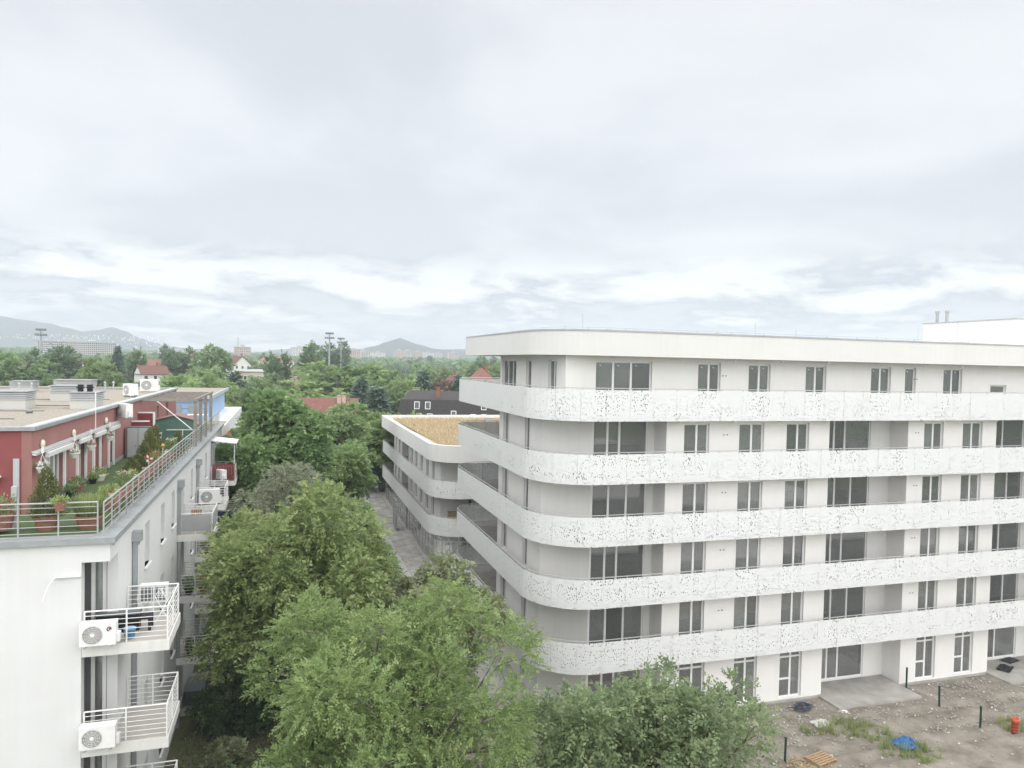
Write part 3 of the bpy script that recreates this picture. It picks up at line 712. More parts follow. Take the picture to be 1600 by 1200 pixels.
def pot(root, r, h, m='terracotta', z=0., name='pot'):
    return MB().lathe([(r*.68, 0), (r*.93, h*.82), (r, h*.82), (r, h), (r*.88, h), (r*.85, h*.86)], 14, (0, 0, z)).build(name, m, root)
def potted(name, loc, V, m, label, r=.2, h=.25, pm='terracotta', z=0., cat='potted plant', group=None, seed=0):
    o = empty(name, loc, label, cat, group); WL[o] = Vector((0, 0, 0))
    pot(o, r, h, pm, z); rg = np.random.default_rng(seed)
    link('foliage', quads_mesh('foliage', V, m, rg.uniform(0, 1, len(V))), o)
    return o
def flowers(o, n, r, z, m, seed, sx=1.):
    rg = random.Random(seed); b = MB()
    for i in range(n):
        a = rg.uniform(0, 6.28); q = r*math.sqrt(rg.random()); x, y, zz = q*math.cos(a)*sx, q*math.sin(a), z+rg.uniform(-.06, .08)
        b.lathe([(.008, 0), (.035, .012), (.028, .03), (.004, .035)], 6, (x, y, zz))
    return b.build('flowers', m, o)
POSTS = {}
def railing(parent, p0, p1, z0, h, bars=5, every=1.1, m='galvanised', ends=(1, 1), r=.018):
    """posts, top rail and bars, each its own piece"""
    a, b = Vector(p0), Vector(p1); L = (b-a).length; n = max(1, round(L/every)); d = (b-a)/n; off = WL.get(parent, Vector((0, 0, 0)))
    me = POSTS.setdefault((m, round(h, 2)), None)
    for i in range(n+1):
        if (i == 0 and not ends[0]) or (i == n and not ends[1]): continue
        p = a+d*i
        if me is None:
            me = bpy.data.meshes.new('post'); q = MB().box(-.02, .02, -.02, .02, 0, h); me.from_pydata(q.v, [], q.f); me.materials.append(MATS[m]); POSTS[(m, round(h, 2))] = me
        link('post', me, parent, (p.x-off[0], p.y-off[1], z0-off[2]))
    MB().tube([(a.x, a.y, z0+h), (b.x, b.y, z0+h)], r*1.5, 6).build('top_rail', m, parent)
    for k in range(bars):
        z = z0+.12+(h-.2)*k/max(1, bars-1)*.93
        MB().tube([(a.x, a.y, z), (b.x, b.y, z)], r*.72, 5).build('rail', m, parent)

# ------------------------------------------------------------------ the white block with the red penthouse
FX, FY, TZ = -4.92, 24.0, 12.62
def left_block():
    root = empty('apartment_building', (-15, 40, 0), 'older white apartment block with red penthouse and planted roof terrace', 'building')
    XW, YE = -42., 63.
    PX = lambda x: (lambda u, w, z: (x-w, u, z))             # facing +X
    PF = lambda y: (lambda u, w, z: (u, y+w, z))
    FLS = [.45, 3.45, 6.45, 9.45]; COLY = [38.0, 45.4, 54.0, 61.0]
    # front: plain wall, cut back at the corner for balconies
    MB().box(XW, -5.67, FY, FY+.35, 0, 11.93).box(XW, FX, FY, FY+.35, 11.93, TZ).build('front_wall', 'old_plaster', root)
    MB().box(-5.95, FX, FY+.351, 25.1, 11.93, 12.3).build('soffit', 'old_plaster', root)
    sw = MB(); holes = []
    for z in FLS:
        for y in (29.6, 33.2, 36.2): holes.append((y, y+.95, z+.75, z+2.35))
        for c in COLY: holes.append((c+.9, c+2.5, z+.05, z+2.35))
        holes += [(43.2, 44.1, z+.75, z+2.35), (50.6, 51.5, z+.75, z+2.35), (58.6, 59.5, z+.75, z+2.35)]
    for k, z in enumerate(FLS):
        wall_run(sw, PX(FX), 25.1, YE, z-.45 if k == 0 else z-.6, z+2.4, [h for h in holes if z < h[2] < z+1], .3)
        for h in holes:
            if z < h[2] < z+1:
                door = h[1]-h[0] > 1.2
                o = window(root, PX(FX-.2), *h, [(h[0]+h[1])/2] if door else (), glass='glass')
                if not door: MB().box(FX-.12, FX+.10, h[0]-.05, h[1]+.05, h[2]-.05, h[2]).build('sill', 'white_paint', o)
    wall_run(sw, PX(FX), 25.1, YE, FLS[-1]+2.4, TZ, [], .3)
    sw.box(XW, FX, YE-.3, YE, 0, TZ)
    sw.build('side_wall', 'old_plaster', root)
    # the corner recess with curtained glazing
    for z in FLS:
        window(root, PF(25.2), -7.0, FX-.01, z+.03, z+2.47, [-5.62, -5.30], depth=.08)
        cu = MB(); n = 40
        pts = [(-6.9+1.9*i/n, 25.30+.025*math.sin(i*1.9)+.02*math.sin(i*.7)) for i in range(n+1)]
        cu.add([(x, y, z+.05) for x, y in pts]+[(x, y, z+2.42) for x, y in pts], [(i, i+1, n+2+i, n+1+i) for i in range(n)]).build('curtain', 'curtain', root, True)
        MB().box(-8, FX-.31, 25.9, 26.0, z, z+2.5).box(-8, FX, 25.25, 25.9, z-.2, z).build('inner_wall', 'interior', root)
        MB().box(-7.2, FX, 25.101, 25.35, z+2.47, z+3.0 if z < 9 else 11.92).build('lintel', 'old_plaster', root)
    core = MB().box(XW, -6.6, 25.7, YE-.4, 0, TZ-.35).build('core', 'interior', root)
    # parapet ledge and flat terrace
    led = MB().box(XW, FX+.16, FY-.14, FY+.45, TZ, TZ+.05).box(FX-.42, FX+.16, FY+.45, YE+.1, TZ, TZ+.05)
    led.box(XW, FX+.165, FY-.145, FY-.10, TZ-.12, TZ-.001).box(FX+.12, FX+.165, FY-.10, YE+.1, TZ-.12, TZ-.001)
    led.build('parapet_flashing', 'zinc', root)
    MB().box(XW, FX-.43, FY+.46, YE, TZ-.2, TZ+.03).build('terrace_turf', 'turf', root)
    # downpipes with hopper heads
    for y in (27.3, 38.1, 45.7, 54.4):
        p = MB().box(FX+.02, FX+.16, y-.07, y+.07, 0, 11.7).build('downpipe', 'zinc', root)
        MB().box(FX+.001, FX+.30, y-.16, y+.16, 11.75, 12.08).prism([(FX+.02, y-.1), (FX+.22, y-.1), (FX+.22, y+.1), (FX+.02, y+.1)], 11.62, 11.75).build('hopper', 'zinc', p)
    # terrace railing
    rl = MB().box(XW, FX-.3, FY+.2, FY+.24, TZ+.052, TZ+.08).build('terrace_railing', 'galvanised', root)
    railing(rl, (-13.5, FY+.22, 0), (-5.3, FY+.22, 0), TZ+.05, 1.0, 5, 1.08)
    railing(rl, (-5.12, FY+.12, 0), (-5.12, YE-.2, 0), TZ+.05, 1.0, 5, 1.08)
    # balconies: near corner stack and the four columns farther along
    def balcony(x0, y0, y1, z, full):
        s = MB().box(x0, -3.3, y0, y1, z-.33, z).build('balcony', 'slab_edge', root)
        t = MB().box(x0, -3.34, y0+.03, y1-.04, z+.001, z+.012).build('floor_tiles', 'tile_floor', s)
        railing(s, (x0+.06, y0+.06, 0), (-3.36, y0+.06, 0), z, 1.0, 6, .9, 'white_paint', r=.015)
        railing(s, (-3.36, y0+.06, 0), (-3.36, y1-.06, 0), z, 1.0, 6, 1.0, 'white_paint', (0, 1), r=.015)
        railing(s, (FX+.05, y1-.06, 0), (-3.36, y1-.06, 0), z, 1.0, 6, .9, 'white_paint', (1, 0), r=.015)
        return s
    for z in (3.45, 6.45, 9.45): balcony(-5.66, FY, 26.45, z, 1)
    for i, y in enumerate(COLY):
        for z in (3.45, 6.45, 9.45): balcony(FX+.002, y, y+2.6, z, 0)
    # cloth screens tied to railings
    MB().box(FX+.2, -3.42, 37.99, 38.02, 9.62, 10.4).box(-3.335, -3.32, 38.05, 40.5, 9.62, 10.4).build('wind_screen', 'grey_cloth', root)
    sl = None
    for i in range(14):
        x = FX+.14+.103*i
        o = MB().box(x, x+.085, 53.975, 53.99, 9.5, 10.62).build('screen_slat', 'maroon', root)
    # red penthouse
    PYa, PYb, PX0, PZ = 28.0, 61.6, -8.1, 15.45
    doors = [(29.3, 31.6), (33.4, 34.7), (36.0, 37.2), (38.9, 39.9)]
    lw = MB(); wall_run(lw, PX(PX0), PYa, PYb, TZ, PZ, [(a, b, TZ+.03, TZ+1.85) for a, b in doors]+[(52.5, 53.5, TZ+.03, TZ+2.1), (56.5, 57.5, TZ+.03, TZ+2.1)], .3)
    lw.build('penthouse_side', 'red_side', root)
    fw = MB(); wall_run(fw, PF(PYa), XW, PX0-.301, TZ, PZ, [], .3); fw.build('penthouse_front', 'red_plaster', root)
    MB().box(-8.62, -8.45, PYa-.08, PYa-.001, TZ+.03, TZ+1.9).build('corner_post', 'zinc_light', root)
    MB().box(XW, PX0-.3, PYb-.3, PYb, TZ, PZ).build('penthouse_back', 'red_plaster', root)
    MB().box(XW, -9.6, PYa+1.2, PYa+1.3, TZ, PZ-.1).box(-10.2, -10.0, PYa+1.3, PYb-.4, TZ, PZ-.1).build('penthouse_core', 'interior', root)
    MB().box(PX0+.001, PX0+.03, PYa, PYb, TZ+.03, TZ+.2).build('base_flashing', 'zinc', root)
    for x in (-11.0, -9.9): MB().box(x, x+.012, PYa-.012, PYa, TZ, PZ-.6).build('panel_joint', 'maroon', root)
    for a, b in doors:
        n = 3 if b-a > 2 else 1
        window(root, PX(PX0-.18), a, b, TZ+.03, TZ+1.85, [a+(b-a)*i/(n+1) for i in range(1, n+1)], fr=.09)
        MB().box(PX0-.55, PX0-.5, a, a+(b-a)*.55, TZ+.05, TZ+1.8).build('curtain', 'curtain', root)
        for q in (a, b): MB().box(PX0+.001, PX0+.09, q-.05, q+.05, TZ+.03, TZ+1.9).build('door_post', 'white_paint', root)
    for a in (52.5, 56.5): window(root, PX(PX0-.18), a, a+1, TZ+.03, TZ+2.1)
    # awnings: long cassette with folded arms
    aw = MB().obox((PX0+.1, 34.3, TZ+2.04), (.12, 12.8, .07), ry=R(12)).build('awning', 'white_paint', root)
    MB().obox((PX0+.11, 34.3, TZ+2.10), (.18, 12.9, .025), ry=R(18)).build('cover', 'zinc_light', aw)
    for a, b in ((29.0, 32.2), (33.3, 35.0), (35.8, 37.7), (38.6, 40.6)):
        MB().obox((PX0+.17, (a+b)/2, TZ+1.88), (.1, b-a, .17), ry=R(10)).build('folded_canopy', 'white_paint', aw)
    # roof with gravel, kerb and flashing
    roof = MB().box(XW, PX0-.35, PYa+.35, PYb-.1, PZ-.2, PZ-.02).build('roof', 'gravel', root)
    rf = MB().box(XW, PX0+.12, PYa-.12, PYa+.22, PZ+.001, PZ+.12).box(PX0-.32, PX0+.12, PYa+.22, PYb+.1, PZ+.001, PZ+.12).box(XW, PX0-.32, PYb-.3, PYb+.1, PZ+.001, PZ+.12)
    rf.build('roof_edge', 'zinc', roof)
    MB().box(PX0-.29, PX0+.06, PYa-.05, PYb+.02, PZ+.122, PZ+.135).build('edge_cap', 'zinc_light', roof)
    lm = MB()
    for y in (33.2, 37.5, 41.6, 47): lm.obox((-15+random.uniform(-1, 1), y, PZ-.005), (11, .05, .04), rz=random.uniform(-.03, .03))
    lm.build('roof_cable', 'cabinet_dark', roof)
    def shaft(x0, x1, y0, y1, h, lid=.32):
        s = MB().box(x0, x1, y0, y1, PZ-.021, PZ+h).build('vent_shaft', 'panel_grey', root)
        for i in range(4): MB().box(x0-.05, x1+.05, y0-.05, y1+.05, PZ+h+.002+.085*i, PZ+h+.06+.085*i).build('louvre', 'zinc_light', s)
        MB().box(x0-.1, x1+.1, y0-.1, y1+.1, PZ+h+.345, PZ+h+.39).build('lid', 'zinc', s)
        return s
    shaft(-13.6, -11.55, 39.0, 40.4, .42); shaft(-18.6, -16.9, 50, 51.3, .2); shaft(-12.3, -11.1, 45.5, 47.2, .45)
    shaft(-17.6, -16.4, 56.5, 58, .3); shaft(-15.2, -13.0, 57.2, 58.8, .4)
    s = shaft(-9.75, -8.65, 39.1, 40.6, .40)
    for x in (-9.45, -9.05):
        MB().lathe([(.13, 0), (.13, .16), (.19, .17), (.19, .22), (.13, .23), (.13, .34)], 10, (x, 39.7, PZ+.79)).build('cowl', 'black_plastic', s)
    MB().lathe([(.2, 0), (.2, .12), (.34, .13), (.3, .2), (.1, .27)], 12, (-13.9, 55, PZ)).build('cowl', 'black_plastic', root)
    MB().lathe([(.12, 0), (.14, .08), (.05, .12)], 10, (-10.6, 36.3, PZ-.02)).build('roof_drain', 'cabinet_dark', root)
    for x, y in ((-16.7, 55.2), (-16.1, 55.6), (-12.6, 59.5), (-12.1, 59.8)):
        MB().lathe([(.05, 0), (.05, .5), (.09, .52), (.09, .6), (.02, .65)], 8, (x, y, PZ-.02)).build('vent_pipe', 'zinc_light', root)
    # wall lamps, panelling, partition screens
    for y, z in ((28.95, 14.9), (32.84, 14.9), (38.3, 14.95)):
        o = MB().lathe([(.0, 0), (.13, .01), (.155, .05), (.12, .1), (.0, .125)], 16).build('wall_lamp', 'cream_lamp', root)
        o.rotation_euler = (0, R(90), 0); o.location = Vector((PX0+.001, y, z))-WL[root]; o.data.transform(Matrix.Translation(WL[root]))
    pt = MB().box(-8.08, -7.3, 46.2, 46.26, TZ+.03, TZ+2.1).build('partition', 'maroon', root)
    MB().box(-8.08, -7.2, 46.16, 46.199, TZ+2.1, TZ+2.18).box(-7.3, -7.2, 46.16, 46.3, TZ+.03, TZ+2.1).build('partition_frame', 'white_paint', pt)
    pt = MB().box(-8.08, -7.2, 44.4, 44.46, TZ+.03, TZ+1.75).build('partition', 'maroon', root)
    MB().box(-8.08, -7.2, 44.36, 44.5, TZ+1.75, TZ+1.82).build('partition_frame', 'white_paint', pt)
    MB().box(-7.0, -5.2, 49.0, 49.05, TZ+.85, TZ+.9).box(-7.0, -5.2, 49.0, 49.04, TZ+.3, TZ+.33).box(-6.1, -6.05, 49.0, 49.04, TZ+.03, TZ+.85).build('partition_rail', 'white_paint', pt)
    # wall-mounted drainpipe on the near face, stay wire and rods
    MB().tube([(-6.35, FY-.05, 11.55), (-5.68, FY-.05, 11.55)], .035, 6).tube([(-6.35, FY-.05, 11.55), (-6.35, FY-.5, 11.5)], .03, 6).tube([(-6.36, FY-.5, 11.5), (-6.5, FY-.62, 11.05)], .012, 4).build('wall_bracket', 'white_paint', root)
    MB().tube([(PX0+.13, 50.3, PZ-.05), (-5.4, 47.5, TZ+1.05)], .028, 6).build('stay_rod', 'white_paint', root)
    MB().tube([(PX0+.14, 35.9, TZ+2.1), (PX0+.14, 35.9, PZ+.95)], .022, 5).build('aerial_pole', 'white_paint', root)
    # pergola at the far end
    pg = MB().box(-8.0, -5.1, 46.9, 47.02, TZ+2.76, TZ+2.9).build('pergola', 'timber_grey', root)
    MB().box(-5.2, -5.08, 47.03, 57.4, TZ+2.76, TZ+2.9).build('beam', 'timber_grey', pg)
    for y in (49.3, 51.7, 54.2, 56.6): MB().box(-8.0, -5.201, y, y+.1, TZ+2.74, TZ+2.88).build('beam', 'timber_grey', pg)
    for y in (47.05, 49.9, 52.9, 56.4): MB().box(-5.24, -5.06, y-.09, y+.09, TZ+.05, TZ+2.759).build('post', 'timber_grey', pg)
left_block()

def terrace_things():
    T = TZ+.031
    # conifer cones and pots
    rg = np.random.default_rng(21)
    potted('potted_conifer', (-6.95, 25.4, T), leaf_cloud(5200, cone_pts(1.55, .46, rg, .38), .075, .016, rg, .6), 'leaf_thuja', 'tall golden conifer in terracotta pot behind the front terrace railing', .36, .42, seed=1)
    potted('potted_grass', (-5.8, 25.45, T), np.concatenate([blades(1500, .5, .62, rg, .36)]), 'leaf_grass', 'bushy bright green grass in wide terracotta pot at the terrace corner', .42, .40, seed=2)
    spots = [(-6.1, 33.6, .95, .42, 'smallest golden conifer bush nearest the flower boxes on the terrace'), (-6.2, 35.4, .85, .5, 'low spreading golden conifer beside the artificial lawn'),
             (-6.25, 37.3, 1.15, .5, 'rounded golden conifer in the middle of the terrace row'), (-6.35, 39.3, 1.65, .5, 'tall golden conifer just in front of the grey cabinet'),
             (-6.3, 40.6, 1.7, .46, 'tallest golden conifer in the terrace row, before the green shed'), (-5.6, 43.2, 1.15, .4, 'golden conifer standing alone against the green shed')]
    for i, (x, y, h, r, lb) in enumerate(spots):
        o = empty('conifer_bush', (x, y, T), lb, 'conifer', 'golden conifers along the terrace railing'); WL[o] = Vector((0, 0, 0))
        rr = np.random.default_rng(60+i); V = leaf_cloud(4200, cone_pts(h, r, rr, .18), .08, .018, rr, .6)
        pot(o, .24, .26, 'terracotta'); link('foliage', quads_mesh('foliage', V, 'leaf_thuja', rr.uniform(0, 1, len(V))), o)
    for i, (y, h, lf) in enumerate([(28.3, .55, 'leaf_grass'), (30.2, .7, 'leaf_mid'), (32.0, .5, 'leaf_grass'), (36.3, .6, 'leaf_mid'), (38.4, .5, 'leaf_grass'), (41.8, .7, 'leaf_mid')]):
        rr = np.random.default_rng(150+i); o = potted('pot_plant', (-5.85+.12*(i % 2), y, T), leaf_cloud(520, ball_pts(.34, h*.6, rr, .25+h*.5), .14, .03, rr, .7), lf, 'loose leafy pot plant in the strip behind the flower boxes, '+['first', 'second', 'third', 'fourth', 'fifth', 'sixth'][i]+' from the corner', .2, .25, seed=i, group='loose pot plants along the terrace')
        if i % 2: flowers(o, 16, .3, .3+h, ['flower_red', 'flower_pink', 'flower_white'][i % 3], 40+i)
    # terracotta flower boxes along the side railing
    names = ['nearest the corner post', 'second from the corner post', 'third from the corner post', 'fourth from the corner post', 'fifth from the corner post', 'sixth from the corner post', 'seventh from the corner post']
    for i in range(7):
        y = 26.9+1.9*i; o = empty('flower_box', (-5.42, y, T+.42), 'terracotta flower box on the side railing, '+names[i], 'flower box', 'flower boxes along the terrace railing'); WL[o] = Vector((0, 0, 0))
        MB().box(-.13, .13, -.55, .55, .0, .05).box(-.15, -.11, -.56, .56, .05, .24).box(.11, .15, -.56, .56, .05, .24).box(-.11, .11, -.56, -.52, .05, .24).box(-.11, .11, .52, .56, .05, .24).build('trough', 'terracotta', o)
        MB().box(-.11, .11, -.52, .52, .05, .2).build('soil', 'bark', o)
        MB().tube([(.1, -.3, 0), (.1, -.3, -.42)], .015, 5).tube([(.1, .3, 0), (.1, .3, -.42)], .015, 5).build('stand', 'galvanised', o)
        rr = np.random.default_rng(80+i); V = leaf_cloud(260, ball_pts(.5, .14, rr, .24), .08, .022, rr, .6); V[:, :, 0] *= .3
        link('foliage', quads_mesh('foliage', V, 'leaf_mid', rr.uniform(0, 1, len(V))), o)
        flowers(o, 14, .45, .34, ['flower_pink', 'flower_red', 'flower_white', 'flower_pink', 'flower_red', 'flower_orange', 'flower_white'][i], i, .25)
    # hanging baskets
    for i, (x, y, z, fm, lb) in enumerate([(-9.15, 27.88, 1.65, 'flower_white', 'white hanging basket with bare soil on the red end wall'), (-7.85, 28.2, 1.9, 'flower_white', 'white hanging basket of pale flowers at the near end of the awning'),
            (-7.8, 31.9, 1.92, 'flower_white', 'white hanging basket with white blossom at the second awning'), (-7.8, 34.4, 1.92, 'flower_pink', 'white hanging basket with sparse stems at the third awning'), (-7.8, 37.8, 1.95, 'flower_pink', 'small hanging basket of pink flowers at the farthest awning')]):
        o = empty('hanging_basket', (x, y, TZ+z-.52), lb, 'hanging basket', 'white hanging baskets'); WL[o] = Vector((0, 0, 0))
        MB().lathe([(.1, 0), (.19, .17), (.21, .17), (.21, .2), (.18, .2)], 14).build('bowl', 'white_paint', o)
        h = MB()
        for k in range(3): h.tube([(.19*math.cos(2.09*k), .19*math.sin(2.09*k), .19), (0, 0, .62)], .008, 4)
        h.tube([(0, 0, .6), (0, .0, .78)], .012, 4); h.build('hanger', 'white_paint', o)
        MB().box(-.03, .03, .0, .10, .66, .86).build('wall_hook', 'white_paint', o)
        if i: rr = np.random.default_rng(i); V = leaf_cloud(180, ball_pts(.2, .1, rr, .22), .07, .02, rr, .4); link('foliage', quads_mesh('foliage', V, 'leaf_mid', rr.uniform(0, 1, len(V))), o); flowers(o, 26, .2, .27, fm, 5+i)
    # floor pots by the wall
    for i, (x, y, r, h, pm, lf, lb) in enumerate([(-7.7, 32.0, .24, .3, 'terracotta', 'leaf_mid', 'terracotta pot with trailing leaves by the red wall'), (-7.75, 31.2, .2, .22, 'black_plastic', 'leaf_mid', 'black bucket pot beside the terracotta one at the red wall'),
            (-7.65, 34.1, .15, .2, 'black_plastic', 'leaf_grass', 'small black pot with pale leaves on the lawn edge'), (-7.6, 34.9, .28, .25, 'white_paint', 'leaf_grass', 'white bowl planter with bright green leaves on the lawn edge')]):
        rr = np.random.default_rng(30+i); potted('planter', (x, y, T), leaf_cloud(220, ball_pts(r*1.2, r*.8, rr, h+r*.4), .11, .028, rr, .5), lf, lb, r, h, pm, seed=i)
    o = potted('railing_planter', (-6.28, FY+.16, TZ+.84), leaf_cloud(260, ball_pts(.24, .1, np.random.default_rng(4), .3), .1, .022, rg, .4), 'leaf_grass', 'small terracotta pot hooked on the front railing', .17, .28, seed=3)
    for i, (x, y, lb) in enumerate([(-8.05, 25.2, 'large terracotta planter with red blooms left of the tall conifer'), (-8.7, 25.0, 'terracotta planter with pink trailing flowers at the picture edge')]):
        rr = np.random.default_rng(41+i); o = potted('planter', (x, y, T+.1), leaf_cloud(420, ball_pts(.36, .34, rr, .7), .1, .025, rr, .5), 'leaf_mid', lb, .34, .5, seed=i)
        flowers(o, 30, .36, .75 if i == 0 else .45, 'flower_red' if i == 0 else 'flower_pink', 9+i)
    # bollard lamp
    o = empty('bollard_lamp', (-7.95, 25.9, T), 'pale grey bollard lamp beside the red end wall', 'lamp'); WL[o] = Vector((0, 0, 0))
    MB().box(-.05, .05, -.05, .05, 0, .95).build('shaft', 'zinc_light', o); MB().box(-.075, .075, -.075, .075, .95, 1.28).build('head', 'zinc_light', o)
    # orange ball lantern and red-white windmill ornaments
    o = empty('garden_ornament', (-5.6, 38.2, T), 'orange ball ornament on a stick above the flower boxes', 'ornament'); WL[o] = Vector((0, 0, 0))
    MB().tube([(0, 0, 0), (0, 0, 1.0)], .015, 5).build('stick', 'white_paint', o); MB().lathe([(.02, -.09), (.07, -.05), (.09, 0), (.07, .05), (.02, .09)], 12, (0, 0, 1.1)).build('ball', 'flower_orange', o, True)
    o = empty('garden_ornament', (-5.62, 34.6, T), 'red and white pinwheel ornament above the flower boxes', 'ornament'); WL[o] = Vector((0, 0, 0))
    MB().tube([(0, 0, 0), (0, 0, .9)], .015, 5).build('stick', 'white_paint', o)
    for k in range(6): MB().obox((.1*math.cos(k*1.047), -.02, .95+.1*math.sin(k*1.047)), (.12, .02, .07), ry=-k*1.047).build('blade', 'flower_red' if k % 2 else 'flower_white', o)
    # storage cabinet
    o = empty('storage_cabinet', (-7.4, 42.6, T), 'grey two-door storage cabinet at the end of the lawn', 'cabinet'); WL[o] = Vector((0, 0, 0))
    MB().box(-.56, .56, -.24, .3, .0, 1.62).build('carcass', 'cabinet_dark', o)
    for s in (-1, 1):
        d = MB().box(min(.015*s, .5*s), max(.015*s, .5*s), -.27, -.241, .05, 1.57).build('door', 'cabinet_grey', o); MB().box(.05*s-.015, .05*s+.09*s+.0, -.3, -.271, .62, .65).build('handle', 'cabinet_dark', d)
    # garden shed
    o = empty('garden_shed', (-6.6, 49.9, T), 'green metal garden shed with pinkish gable roof on the terrace', 'shed'); WL[o] = Vector((0, 0, 0))
    w = MB().box(-1.05, 1.05, -.75, .75, 0, 1.45).prism([(-1.05, -.75), (1.05, -.75), (1.05, .75), (-1.05, .75)], 1.451, 1.46)
    w.add([(-1.05, -.75, 1.45), (1.05, -.75, 1.45), (.1, -.75, 1.72), (-1.05, .75, 1.45), (1.05, .75, 1.45), (.1, .75, 1.72)], [(0, 1, 2), (4, 3, 5)]); w.build('wall', 'shed_green', o)
    MB().add([(-1.2, -.85, 1.44), (.1, -.85, 1.76), (1.2, -.85, 1.44), (-1.2, .85, 1.44), (.1, .85, 1.76), (1.2, .85, 1.44), (-1.2, -.85, 1.40), (.1, -.85, 1.72), (1.2, -.85, 1.40)], [(0, 1, 4, 3), (1, 2, 5, 4), (6, 7, 1, 0), (7, 8, 2, 1)]).build('roof', 'shed_roof', o)
    for x in (-.5, .1, .6): MB().box(x, x+.02, -.762, -.751, .05, 1.44).build('seam', 'cabinet_dark', o)
    # white heater box
    o = tag(MB().box(-7.12, -6.86, 46.0, 46.3, T, T+.9).box(-7.14, -6.84, 45.98, 46.32, T+.9, T+.94).build('heater_box', 'white_paint'), 'upright white box standing beside the maroon screen', 'box')
    # air conditioners
    put_ac((-7.7, 40.6, 14.86), R(-55), 'white air conditioner on a bracket high on the red wall', 1.15)
    put_ac((-9.25, 50.4, 15.45), R(-50), 'nearer white air conditioner standing on the gravel roof edge', 1.25)
    put_ac((-9.3, 57.2, 15.45), R(8), 'farther white air conditioner with round fan on the gravel roof', 1.4)
    put_ac((-5.16, 23.78, 9.5), 0, 'white air conditioner with emblem on the upper corner balcony', 1.13)
    put_ac((-5.16, 23.78, 6.45), 0, 'white air conditioner on the lower corner balcony', 1.13)
    put_ac((-4.15, 26.75, 9.75), R(180), 'air conditioner hung behind the back railing of the upper corner balcony', 1.0)
    put_ac((-4.2, 45.6, 9.47), R(10), 'white air conditioner with large fan on the balcony behind the cloth screen', 1.35)
    put_ac((-4.2, 53.7, 9.6), R(-60), 'air conditioner beside the maroon slatted balcony screen', 1.1)
    put_ac((-3.6, 54.5, 6.47), R(40), 'air conditioner on the balcony below the maroon screen', 1.3)
    e = MB().tube([(.05*math.cos(a*.5236), 0, .05*math.sin(a*.5236)) for a in range(10)], .012, 5)
    em = tag(e.build('air_conditioner_emblem', 'black_plastic'), None)
    ac = [o for o in COL.objects if o.get('label', '').startswith('white air conditioner with emblem')][0]
    em.parent = ac; em.location = (.27, -.158, .48); em.name = 'emblem'
    rd = MB().lathe([(.0, 0), (.028, .0), (.028, .006)], 10).build('emblem_dot', 'flower_red', ac); rd.rotation_euler = (R(90), 0, 0); rd.location = (.285, -.152, .478)
    # corner balcony furniture
    B = 9.465
    o = empty('garden_bench', (-4.9, 25.0, B), 'dark plastic storage bench by the balcony glazing', 'bench'); WL[o] = Vector((0, 0, 0))
    MB().box(-.6, .6, -.05, .3, .0, .52).build('box', 'black_plastic', o); MB().box(-.63, .63, -.08, .33, .52, .6).build('lid', 'cabinet_dark', o)
    o = empty('balcony_table', (-4.35, 25.1, B), 'small dark table on the upper corner balcony', 'table'); WL[o] = Vector((0, 0, 0))
    MB().box(-.4, .4, -.25, .25, .36, .42).build('top', 'black_plastic', o)
    for x in (-.36, .36):
        for y in (-.2, .2): MB().box(x-.04, x+.04, y-.04, y+.04, 0, .36).build('leg', 'black_plastic', o)
    o = empty('bucket', (-4.45, 24.35, B), 'light blue plastic bucket on the upper corner balcony', 'bucket'); WL[o] = Vector((0, 0, 0))
    MB().lathe([(.13, 0), (.17, .28), (.185, .28), (.185, .31), (.16, .31), (.15, .1), (.0, .08)], 16).build('body', 'blue_plastic', o, True); MB().tube([(.17*math.cos(k*.524), 0, .3+.05*math.sin(k*.524)) for k in range(7)], .008, 4).build('handle', 'white_paint', o)
    o = empty('drying_rack', (-3.65, 25.6, B), 'white folding laundry rack on the upper corner balcony', 'drying rack'); WL[o] = Vector((0, 0, 0))
    fr = MB()
    for y in (-.5, .45): fr.tube([(-.28, y, 0), (.22, y, .98)], .014, 5); fr.tube([(.28, y, 0), (-.22, y, .98)], .014, 5)
    fr.build('leg_frame', 'white_paint', o)
    for k in range(9): MB().tube([(-.22+.055*k, -.5, .98), (-.22+.055*k, .45, .98)], .007, 4).build('line', 'white_paint', o)
    # things on the farther balconies
    o = empty('balcony_chair', (-4.2, 39.0, 9.465), 'wooden slatted chair behind the grey cloth balcony screen', 'chair'); WL[o] = Vector((0, 0, 0))
    MB().box(-.25, .25, -.22, .25, .4, .44).build('seat', 'pallet_wood', o)
    for k in range(5): MB().box(-.24+.1*k, -.16+.1*k, .22, .25, .44, .95).build('back_slat', 'pallet_wood', o)
    for x in (-.22, .22):
        for y in (-.2, .22): MB().box(x-.02, x+.02, y-.02, y+.02, 0, .4).build('leg', 'pallet_wood', o)
    tag(MB().box(-4.5, -3.42, 53.96, 54.0, 6.6, 7.35).build('balcony_screen', 'navy'), 'dark blue cloth screen tied to a balcony railing', 'screen')
    o = empty('balcony_awning', (-4.9, 54.2, 0), 'small white awning roof over the maroon screened balcony', 'awning'); WL[o] = Vector((0, 0, 0))
    MB().obox((.78, 1.2, 12.15), (1.75, 2.6, .06), ry=R(7)).build('roof', 'white_paint', o)
    for y in (.1, 2.4): MB().tube([(1.5, y, 9.45), (1.5, y, 12.1)], .03, 6).build('post', 'white_paint', o)
    k = 0
